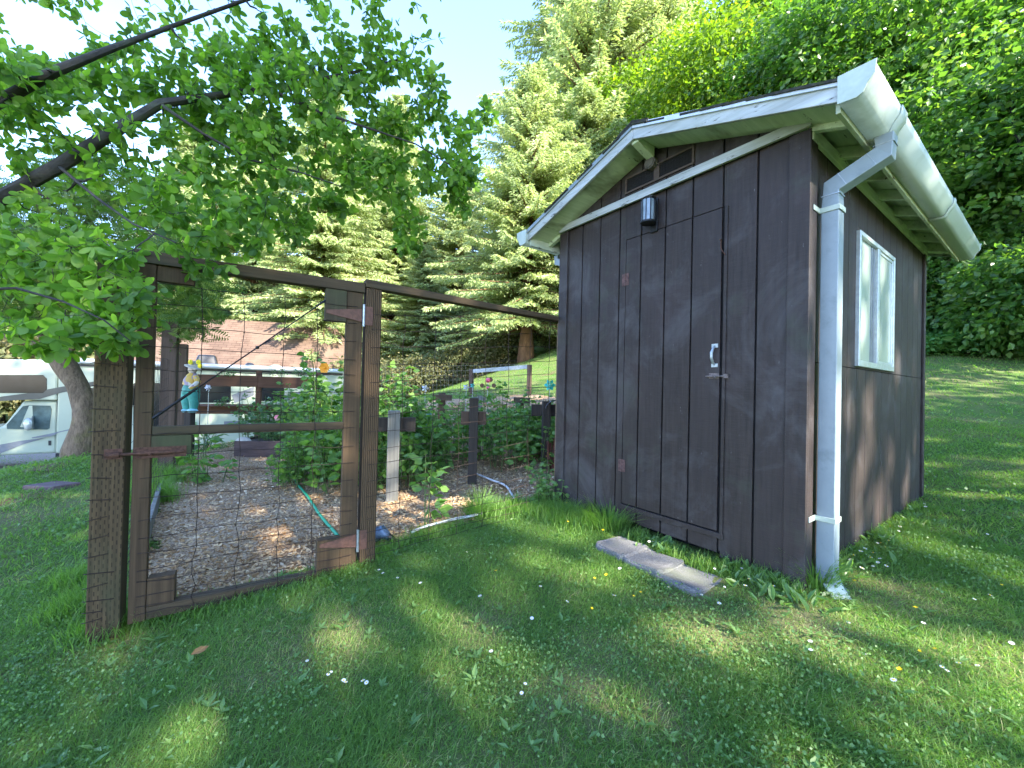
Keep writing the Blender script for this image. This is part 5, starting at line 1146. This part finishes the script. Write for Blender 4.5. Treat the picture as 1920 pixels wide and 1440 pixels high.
# ------------------------------------------------------------------ garden plants
def plant(nm, label, catn, seed, n, spread, hgt, ls, m, org, per=9, three=True, fill=.15, lean=.25, grp=None, stem_r=.006, leafw=1.2):
    global rng
    keep = rng; rng = np.random.default_rng(seed); random.seed(seed)
    t = empty(nm, org, label, catn, grp); o_ = np.array(org, float); b = B(); few = n <= 8; pos, d, sz = [], [], []
    for k in range(n):
        a = rng.uniform(0, 2 * PI); r = math.sqrt(rng.random()) * spread; p0 = np.array([math.cos(a) * r, math.sin(a) * r, -.03]); h = hgt * rng.uniform(.6, 1.1) * (1 - .3 * (r / (spread + 1e-6)) ** 2)
        p1 = p0 + np.array([math.cos(a), math.sin(a), 0]) * lean * h * rng.uniform(.2, 1) + rng.normal(size=3) * .06 * h; p1[2] = h; pm = (p0 + p1) / 2 + np.array([0, 0, .1 * h])
        b.tube([o_ + p0, o_ + pm, o_ + p1], [stem_r, stem_r * .8, stem_r * .4], 5, cap=False)
        if few: b.obj('stem', M['stem'], t, smooth=True); b = B()
        for j in range(per):
            f = fill + (1 - fill) * (j + rng.random()) / per; q = p0 + (pm - p0) * min(1, f * 2) + (p1 - pm) * max(0, f * 2 - 1); v = rdir(1, .35, .1)[0]; c = q + v * ls * .7
            s_ = ls * rng.uniform(.7, 1.2) * (1.1 - .35 * f); x_ = np.cross(v, ZUP); x_ /= np.linalg.norm(x_) + 1e-9
            for w in ((0, 1, -1) if three else (0,)):
                pos.append(c + x_ * w * s_ * .12); d.append(v * (1 if w == 0 else .55) + x_ * w * .75 - ZUP * rng.uniform(.05, .5)); sz.append(s_ * (1 if w == 0 else .8))
    n_ = len(pos); s_ = np.array(sz); V_, F_ = scatter(LEAF8V, LEAF8F, np.array(pos) + o_, basis(np.array(d), rdir(n_, .45, 1.0)), np.stack([s_ * leafw, s_, s_], 1))
    if not few: b.obj('stems', M['stem'], t, smooth=True)
    npmesh('foliage', V_, F_, M[m], t, tint=np.repeat(np.clip(rng.normal(.5, .22, n_), 0, 1), 8), smooth=True); rng = keep
    return t
r1 = plant('berry_bush', 'leafy berry canes in the gate opening, beside the green hose', 'berry bush', 51, 28, .44, 1.2, .105, 'berry', ONG(600, 900), 13)
r2 = plant('berry_bush', 'berry canes behind the hinge post, nearest the fence panel', 'berry bush', 52, 30, .45, 1.12, .10, 'berry', ONG(762, 905), 13)
r3 = plant('berry_bush', 'dense berry canes filling the ground beside the shed, left of the ribbed pipe', 'berry bush', 53, 36, .6, .82, .095, 'berry', ONG(985, 868), 13)
for px, py, sc, rz, src, lab in ((560, 905, .62, 1.0, 2, 'low spreading berry canes hanging over the green hose'), (640, 870, 1.05, 2.0, 1, 'taller berry canes tangled just left of the gate hinge'), (702, 900, 1.3, 3.0, 2, 'berry canes right behind the hinge post'), (745, 850, 1.05, .6, 0, 'berry canes behind the pale grey trellis post'),
                                 (815, 870, .95, 1.5, 2, 'berry canes left of the black trellis post'), (850, 835, .66, 2.5, 1, 'berry canes straight behind the black trellis post'), (945, 855, .95, 3.5, 0, 'berry canes between the black trellis post and the ribbed pipe'), (925, 822, .72, 4.4, 2, 'far berry canes below the pink ball stake'), (1000, 822, .75, 5.2, 2, 'far berry canes left of the turquoise pinwheel'), (1040, 858, .85, .9, 0, 'berry canes squeezed between the ribbed pipe and the shed post'),
                                 (780, 818, .66, 1.9, 2, 'far berry canes below the blue birdhouse'), (690, 818, .75, 2.8, 1, 'far berry canes behind the gate hinge post'), (870, 803, .6, .1, 0, 'farthest berry canes before the back fence')):
    copytree((r1, r2, r3)[src], ONG(px, py), rz, sc, lab)
plant('flower_bush', 'tall leafy plant with one orange bloom inside the gate', 'plant', 54, 22, .40, 1.9, .14, 'berry', ONG(612, 868), 22, lean=.14, leafw=1.3, stem_r=.01)
plant('flower_bush', 'slender tall plant just right of the hinge post', 'plant', 55, 14, .22, 1.5, .125, 'berry', ONG(728, 895), 18, lean=.12, leafw=1.2, stem_r=.008)
plant('seedling', 'young sparse bush standing alone on the wood chips inside the gate', 'plant', 56, 7, .2, .62, .115, 'berry', ONG(395, 905), 7, lean=.35)
plant('seedling', 'single tall leafy stalk rising from the grass at the fence panel', 'plant', 57, 2, .05, .72, .13, 'berry', ONG(801, 992), 9, lean=.1)
pk = fb(.5, .6, .22)
p1_ = plant('potato_plant', 'bushy potato plant at the left end of the raised bed', 'potato plant', 58, 24, .34, .92, .085, 'potato', fb(.2, .6, .22), 14, lean=.35)
for s, n_, sc, rz, lab in ((.75, .75, 1.08, 1.0, 'tallest potato plant in the middle of the raised bed'), (1.2, .5, .8, 2.0, 'low potato plant at the right end of the raised bed'), (.5, .3, .62, 3.0, 'low potato plant at the front of the raised bed')): copytree(p1_, fb(s, n_, .22), rz, sc, lab)
plant('strappy_plant', 'strappy green plant below the garden figure', 'plant', 59, 14, .12, .5, .16, 'potato', AT(382, 7.2), 5, three=False, lean=.6, leafw=.55)
for px, Z, h_, lab in ((411, 8.25, .16, 'small seedling on the lower cedar rail, left of the white pinwheel'), (425, 8.3, .24, 'green seedling on the lower cedar rail, right of the white pinwheel')): q = P(px, 760, Z); plant('seedling', lab, 'plant', 60 + px, 3, .04, h_, .07, 'potato', q, 4)
for k, (px, lab) in enumerate(((425, 'trailing leaves on the upper cedar rail near the cable'), (520, 'trailing dry leaves on the upper cedar rail right of its middle post'), (560, 'trailing green leaves at the right end of the upper cedar rail'))): q = P(px, 703, 8.6); plant('trailing_plant', lab, 'plant', 70 + k, 6, .14, .14, .055, 'potato', q, 5, lean=.8)
wd_ = plant('weed_clump', 'yellow-flowered weed clump at the foot of the tan fence post', 'weed', 61, 16, .14, .38, .06, 'clover', ONG(1035, 945), 9, lean=.5)
def flower(nm, c, r, m, lab, catn='flower', npt=6):
    b = B()
    for k in range(npt):
        a = 2 * PI * k / npt; u = np.array([math.cos(a), 0, math.sin(a)]); w = np.array([-math.sin(a), 0, math.cos(a)]); y = np.array([0, -1, 0]); b.add([c, c + u * r * .7 + w * r * .45 + y * r * .2, c + u * r + y * r * .3, c + u * r * .7 - w * r * .45 + y * r * .2], [(0, 1, 2, 3)])
    b.ball(c, r * .35, 6, 5); return tag(b.obj(nm, m), lab, catn)
flower('orange_flower', P(609, 690, 4.55), .062, plain('orange petal', (.85, .33, .02), .6, 0, .15), 'orange bloom on the tall plant inside the gate')
flower('pink_flower', P(520, 783, 6.7), .05, plain('pink petal', (.65, .25, .36), .6, 0, .15), 'pink flower at the front of the potato plants')

# ------------------------------------------------------------------ lawn
def footprint(x, y):
    q = np.stack([x - C0[0], y - C0[1]], 1); u = q @ D1[:2]; v = q @ D2[:2]
    return (u > .05) & (u < W - .05) & (v > .03) & (v < L - .03)
PAV = [(ONG(*q), a, s) for q, a, s in (((1168, 1030), .1, (.33, .27)), ((1226, 1057), -.02, (.33, .27)), ((1288, 1085), .05, (.35, .27)))]
def onpaver(x, y):
    r = np.zeros(x.shape, bool)
    for p, a, s in PAV:
        q = np.stack([x - p[0], y - p[1]], 1); u = q @ D1[:2]; v = q @ D2[:2]; r |= (np.abs(u) < s[0] / 2) & (np.abs(v) < s[1] / 2)
    return r
def blades(px_, h, w, az, lean, tint):
    n = len(h); b0 = px_; up = np.array([0, 0, 1.0]); dr = np.stack([np.cos(az), np.sin(az), np.zeros(n)], 1); sd = np.stack([-np.sin(az + .6), np.cos(az + .6), np.zeros(n)], 1)
    def at(t): return b0 + up * (h * t * (1 - .25 * lean * t))[:, None] + dr * (h * lean * t ** 1.7)[:, None]
    a, m_, e = at(0.0), at(.55), at(1.0); W2 = (w / 2)[:, None]
    V_ = np.stack([a - sd * W2, a + sd * W2, m_ - sd * W2 * .75, m_ + sd * W2 * .75, e], 1).reshape(-1, 3)
    F_ = (np.array([(0, 1, 3), (0, 3, 2), (2, 3, 4)])[None] + (np.arange(n) * 5)[:, None, None]).reshape(-1, 3)
    return V_, F_, np.repeat(tint, 3)
def spots(n, r0, r1, pw, a0=-1.38, a1=1.38):
    r = r0 + (r1 - r0) * rng.random(n) ** pw; a = rng.uniform(a0, a1, n); x, y = np.sin(a) * r, np.cos(a) * r
    k = ~(footprint(x, y) | onpaver(x, y) | chipmask(x, y)); return x[k], y[k], r[k]
Vs, Fs, Ts = [], [], []; k0 = 0
def addb(*a):
    global k0
    V_, F_, t_ = blades(*a); Vs.append(V_); Fs.append(F_ + k0); Ts.append(t_); k0 += len(V_)
for n, r0, r1, pw, hs, ws in ((440000, .9, 4.2, .75, .037, .003), (210000, 4.0, 9, .8, .05, .006), (115000, 8.5, 30, .9, .065, .013)):
    x, y, r = spots(n, r0, r1, pw); dry = dryness(x, y); k = rng.random(len(x)) > dry * .66; x, y, dry = x[k], y[k], dry[k]; n = len(x)
    tall = 1 + 1.3 * np.clip(vn(x, y, .5, 33) - .62, 0, 1) * 2
    h = hs * rng.uniform(.45, 1.35, n) * tall * (1 - .45 * dry)
    tn = np.clip(.30 + rng.normal(0, .16, n) + (vn(x, y, 1.3, 34) - .5) * .35 + (rng.random(n) < .02 + dry * .55) * .6, 0, 1)
    addb(np.stack([x, y, gz(x, y) - .004], 1), h, ws * rng.uniform(.7, 1.4, n), rng.uniform(0, 2 * PI, n), rng.uniform(.4, 1.8, n), tn)
# longer fringe of grass at posts, walls and along the chip edge
def fringe(px_list, n, hgt, spread, w=.0042):
    for px, py in px_list:
        c = ONG(px, py); q = rng.normal(size=(n, 2)) * spread; x, y = c[0] + q[:, 0], c[1] + q[:, 1]; k = ~footprint(x, y); x, y = x[k], y[k]; m_ = len(x)
        addb(np.stack([x, y, gz(x, y) - .005], 1), hgt * rng.uniform(.4, 1.2, m_), w * rng.uniform(.7, 1.4, m_), rng.uniform(0, 2 * PI, m_), rng.uniform(.2, 1.0, m_), np.clip(rng.normal(.28, .15, m_), 0, 1))
fringe([(150, 1090), (165, 1130), (140, 1150), (185, 1190), (230, 1180)], 700, .13, .07)
fringe([(285, 900), (292, 870), (300, 940), (280, 930), (318, 905), (330, 870)], 600, .26, .08, .005)
fringe([(300, 1165), (380, 1150), (460, 1130), (540, 1110), (620, 1085), (660, 1065), (700, 1045), (740, 1025), (790, 1005), (840, 995)], 500, .085, .07)
fringe([(1000, 965), (960, 955), (1040, 965), (920, 965), (1060, 975), (1090, 985)], 700, .14, .08, .005)
fringe([S(u, -.06, 0)[:0] if False else q for q in ((1380, 1075), (1430, 1090), (1480, 1105), (1200, 1010), (1260, 1040), (1320, 1065))], 160, .10, .05)
fringe([(1600, 1050), (1650, 1010), (1690, 980), (1720, 955)], 220, .09, .07)
V_ = np.concatenate(Vs); F_ = np.concatenate(Fs); o = npmesh('lawn_grass', V_, F_, M['grass'], tint=np.concatenate(Ts)); tag(o, 'uneven mown lawn grass with dry patches', 'grass', kind='stuff')
# distinct long tufts
def tuft(px, py, n, hgt, spread, lab):
    c = ONG(px, py); q = rng.normal(size=(n, 2)) * spread; x, y = c[0] + q[:, 0], c[1] + q[:, 1]; az = np.arctan2(q[:, 1], q[:, 0]) + rng.normal(0, .5, n)
    V_, F_, t_ = blades(np.stack([x, y, gz(x, y) - .006], 1), hgt * rng.uniform(.5, 1.15, n), .0048 * rng.uniform(.7, 1.4, n), az, rng.uniform(.3, 1.2, n), np.clip(rng.normal(.3, .14, n), 0, 1)); o = npmesh('grass_tuft', V_, F_, M['grass'], tint=t_); tag(o, lab, 'grass tuft', 'long grass tufts')
tuft(895, 968, 420, .26, .035, 'fine arching grass tuft at the end of the white hose')
tuft(1140, 990, 620, .24, .06, 'long grass tuft leaning over the farthest paver')
tuft(1530, 1100, 260, .22, .03, 'grass tuft at the foot of the downspout')
# clover, plantain and other broad weeds in the lawn
Vs, Fs, Ts = [], [], []; k0 = 0
for n, r0, r1, pw, s0 in ((155000, .9, 4.4, .8, .0095), (56000, 4.2, 10, .8, .022)):
    x, y, r = spots(n, r0, r1, pw); k = rng.random(len(x)) < np.clip(vn(x, y, .45, 41) * 1.7 - .65, .05, 1) * (1 - .8 * dryness(x, y)); x, y = x[k], y[k]; n = len(x)
    V_, F_ = scatter(LEAF2V * np.array([1.5, 1, 1]), LEAF2F, np.stack([x, y, gz(x, y) + rng.uniform(.008, .05, n)], 1), basis(rdir(n, .35, .1), rdir(n, .4, 1.1)), s0 * rng.uniform(.6, 1.7, n)); Vs.append(V_); Fs.append(F_ + k0); k0 += len(V_); Ts.append(np.repeat(np.clip(rng.normal(.45, .22, n), 0, 1), 2))
x, y, r = spots(1000, 1.0, 5.0, .8); 
for cx_, cy_ in zip(x, y):          # rosettes
    n = int(rng.integers(2, 7)); a = rng.uniform(0, 6.28, n); d = np.stack([np.cos(a), np.sin(a), rng.uniform(.05, .7, n)], 1); V_, F_ = scatter(LEAF2V * np.array([.6, 1, 1]), LEAF2F, np.repeat([[cx_, cy_, gz1(cx_, cy_) + .014]], n, 0), basis(d, np.repeat([[0, 0, 1.]], n, 0) + rdir(n) * .2), rng.uniform(.025, .06, n) * (.6 + .6 * rng.random())); Vs.append(V_); Fs.append(F_ + k0); k0 += len(V_); Ts.append(np.full(n * 2, np.clip(rng.normal(.45, .25), 0, 1)))
for px, py in ((1350, 1060), (1250, 1030), (1230, 1020), (1400, 1090), (1500, 1120), (1455, 1130), (1620, 1050), (1660, 1020), (1580, 1075), (1700, 985)):   # bigger leaves by the walls
    c = ONG(px, py); n = 26; a = rng.uniform(0, 2 * PI, n); d = np.stack([np.cos(a), np.sin(a), rng.uniform(.1, 1.4, n)], 1); q = rng.normal(size=(n, 2)) * .06; xx, yy = c[0] + q[:, 0], c[1] + q[:, 1]; k = ~footprint(xx, yy)
    V_, F_ = scatter(LEAF8V * np.array([.7, 1, 2]), LEAF8F, np.stack([xx, yy, gz(xx, yy) + .01], 1)[k], basis(d, np.repeat([[0, 0, 1.]], n, 0) + rdir(n) * .25)[k], rng.uniform(.04, .09, n)[k]); Vs.append(V_); Fs.append(F_ + k0); k0 += len(V_); Ts.append(np.full(len(F_), rng.uniform(.3, .7)))
o = npmesh('lawn_weeds', np.concatenate(Vs), np.concatenate(Fs), M['clover'], tint=np.concatenate(Ts)); tag(o, 'clover, plantain and other broad leaves growing through the lawn', 'weeds', kind='stuff')
# nettles under the wood edge
n = 60000; px = rng.uniform(1560, 2250, n); Z = 10.2 + 3.2 * rng.random(n); X = (px - CX) / F * Z; ed = Z > 10.6 + .8 * (vn(X, Z, 1.2, 51) - .4) + .03 * (px - 1800) / 40 * 0; X, Z = X[ed], Z[ed]; n = len(X)
hh = (.35 + .55 * vn(X, Z, .8, 52)) * rng.random(n) ** .45
V_, F_ = scatter(LEAF2V * np.array([1.3, 1, 1]), LEAF2F, np.stack([X, Z, gz(X, Z) + hh], 1), basis(rdir(n, .4, -.35), rdir(n, .5, 1.1)), rng.uniform(.07, .14, n))
o = npmesh('nettle_bed', V_, F_, M['nettle'], tint=np.repeat(np.clip(rng.normal(.5, .22, n), 0, 1), 2)); tag(o, 'low green nettle bed along the foot of the wood', 'undergrowth', kind='stuff')
n = 50000; X = rng.uniform(4, 34, n); Y = rng.uniform(12, 34, n); k = (Y > 13 - .1 * X) & (X > 6 + .0 * Y) | (Y > 24); X, Y = X[k], Y[k]; n = len(X)
V_, F_ = scatter(LEAF2V * np.array([1.2, 1, 1]), LEAF2F, np.stack([X, Y, gz(X, Y) + .9 * rng.random(n) ** 1.5], 1), basis(rdir(n, .4, -.3), rdir(n, .5, 1.1)), rng.uniform(.18, .38, n))
o = npmesh('hillside_undergrowth', V_, F_, M['alder'], tint=np.repeat(rng.random(n), 2)); tag(o, 'tangled undergrowth covering the wooded hillside', 'undergrowth', kind='stuff')

# ------------------------------------------------------------------ lawn flowers
def daisy_mesh(pet, cen_, stem):
    b = B(); r = .0125; h = .055
    b.tube([(0, 0, 0), (.004, 0, h * .5), (0, 0, h)], .0009, 4)
    b.cur = 1
    for k in range(11):
        a = 2 * PI * k / 11; u = np.array([math.cos(a), math.sin(a), .12]); w = np.array([-math.sin(a), math.cos(a), 0]); c = np.array([0, 0, h]); b.add([c + u * .003, c + u * r * .6 + w * r * .2, c + u * r, c + u * r * .6 - w * r * .2], [(0, 1, 2, 3)])
    b.cur = 2; b.ball((0, 0, h + .0012), .0042, 7, 5, (1, 1, .6)); return b
def cup_mesh():
    b = B(); r = .011; h = .075
    b.tube([(0, 0, 0), (.006, 0, h * .5), (0, 0, h)], .0009, 4); b.cur = 1
    for k in range(5):
        a = 2 * PI * k / 5; u = np.array([math.cos(a), math.sin(a), .45]); w = np.array([-math.sin(a), math.cos(a), 0]); c = np.array([0, 0, h]); b.add([c, c + u * r * .6 + w * r * .5, c + u * r * 1.05, c + u * r * .6 - w * r * .5], [(0, 1, 2, 3)])
    b.cur = 2; b.ball((0, 0, h + .002), .003, 6, 4); return b
white = plain('daisy petal', (.75, .75, .75), .6, 0, .05); yel = plain('yellow petal', (.80, .55, .01), .5, 0, .1)
dz = daisy_mesh(0, 0, 0).obj('daisy', [M['stem'], white, yel], org=np.zeros(3)); bc = cup_mesh().obj('buttercup', [M['stem'], yel, yel], org=np.zeros(3))
DP = [(982, 1306), (980, 1320), (1523, 1228), (1521, 1243), (1620, 1252), (1687, 1306), (1764, 1270), (1772, 1276), (1806, 1272), (1840, 1270), (1896, 1230), (1850, 1132), (1822, 1138), (1730, 1190), (1588, 1184), (1453, 1122), (1397, 1118), (1405, 1106), (1348, 1150), (1314, 1131), (1388, 1076), (1377, 1057), (1356, 1116), (1339, 1080), (1218, 1030), (1224, 1026), (1165, 1084), (1058, 1147), (997, 1178), (903, 1138), (924, 1245), (1012, 1116), (873, 1048), (710, 1082), (745, 1100), (722, 1088), (790, 1110), (640, 1303), (684, 1306), (690, 1300), (575, 1258), (615, 1283), (620, 1278), (645, 1305), (1102, 968), (1118, 975), (1085, 955), (1128, 966), (1150, 1140), (1255, 1118), (1900, 1000), (1820, 960), (1760, 930), (1712, 925), (1755, 960), (1808, 968), (1770, 905), (1850, 1010), (1880, 1018)]
DC = [(1602, 1071), (1607, 1083), (1625, 1060), (1632, 1066), (1640, 1058), (1645, 1031), (1652, 1033), (1660, 1040), (1618, 1045), (1612, 1052), (1648, 1073), (1656, 1078), (1668, 1030), (1670, 1027), (1688, 1002), (1692, 1000), (1683, 1008), (1715, 992), (1730, 955), (1755, 948), (1738, 962), (1598, 1060), (1655, 1062), (1640, 1076)]
def sow(src, pts, lab, grp, s0=1.0):
    for i, (px, py) in enumerate(pts):
        q = ONG(px, py); o = src if i == 0 and src.get('used') is None else src.copy()
        if o is not src: COL.objects.link(o)
        src['used'] = 1; o.location = (q[0], q[1], q[2] + .002); o.rotation_euler = (random.uniform(-.35, .1), random.uniform(-.3, .3), random.uniform(0, 6.28)); s = s0 * random.uniform(.6, .95); o.scale = (s, s, s); tag(o, lab, 'flower', grp)
    
sow(dz, DP, 'single white daisy open in the mown lawn', 'daisies in the lawn'); sow(dz, DC, 'white daisy in the dense patch along the side wall of the shed', 'daisies along the shed wall', 1.15)
BP = [(930, 1098), (1113, 1102), (1143, 1098), (1185, 1139), (1198, 1132), (1108, 1160), (1698, 1290), (1766, 1250), (1728, 1239), (1721, 1173), (1606, 1120), (1878, 1115), (1062, 996), (1131, 1014), (1066, 958), (1113, 962), (777, 1020)]
sow(bc, BP, 'yellow buttercup standing in the lawn', 'buttercups in the lawn'); sow(bc, [(1020, 893), (1030, 905), (1036, 900), (1042, 890), (1026, 915)], 'yellow flower on the weed clump at the tan fence post', 'flowers of the weed clump', 1.3)
for o in list(COL.objects):
    if o.get('used') is not None: del o['used']
for o, z in [(o, .26) for o in COL.objects if o.get('group') == 'flowers of the weed clump']: o.location.z += z + random.uniform(-.05, .05); o.location.x -= .04

# ------------------------------------------------------------------ light
AZ = np.array(SUN_AZ); AZ = AZ / np.linalg.norm(AZ); EL = math.radians(SUN_EL)
sd_ = Vector((AZ[0] * math.cos(EL), AZ[1] * math.cos(EL), math.sin(EL)))
sl = bpy.data.lights.new('sun', 'SUN'); sl.energy = SUN_E; sl.angle = math.radians(.55); sl.color = (1.0, .93, .80)
so = bpy.data.objects.new('sun', sl); COL.objects.link(so); so.rotation_euler = sd_.to_track_quat('Z', 'Y').to_euler()
w_ = bpy.data.worlds.new("World"); scene.world = w_; w_.use_nodes = True; nt = w_.node_tree
bg = nt.nodes['Background']; sk = nt.nodes.new('ShaderNodeTexSky'); sk.sky_type = 'NISHITA'; sk.sun_disc = False; sk.sun_elevation = EL; sk.sun_rotation = math.atan2(AZ[0], AZ[1]); sk.air_density = 1.0; sk.dust_density = .15; sk.ozone_density = 3.0
mx = nt.nodes.new('ShaderNodeMix'); mx.data_type = 'RGBA'; mx.blend_type = 'MULTIPLY'; mx.inputs[0].default_value = 1; mx.inputs[7].default_value = (.90, .88, .99, 1); nt.links.new(sk.outputs[0], mx.inputs[6]); nt.links.new(mx.outputs[2], bg.inputs[0]); bg.inputs[1].default_value = SKY
vs_ = scene.view_settings; vs_.view_transform = 'Standard'; vs_.look = 'None'; vs_.exposure = EXPO; vs_.gamma = 1
cy = scene.cycles; cy.max_bounces = 8; cy.diffuse_bounces = 4; cy.glossy_bounces = 3; cy.transmission_bounces = 5; cy.transparent_max_bounces = 8; cy.caustics_reflective = False; cy.caustics_refractive = False
cy.use_adaptive_sampling = True; cy.adaptive_threshold = .012; cy.use_denoising = True
try: cy.denoiser = 'OPENIMAGEDENOISE'
except Exception: pass
cy.sample_clamp_indirect = 4
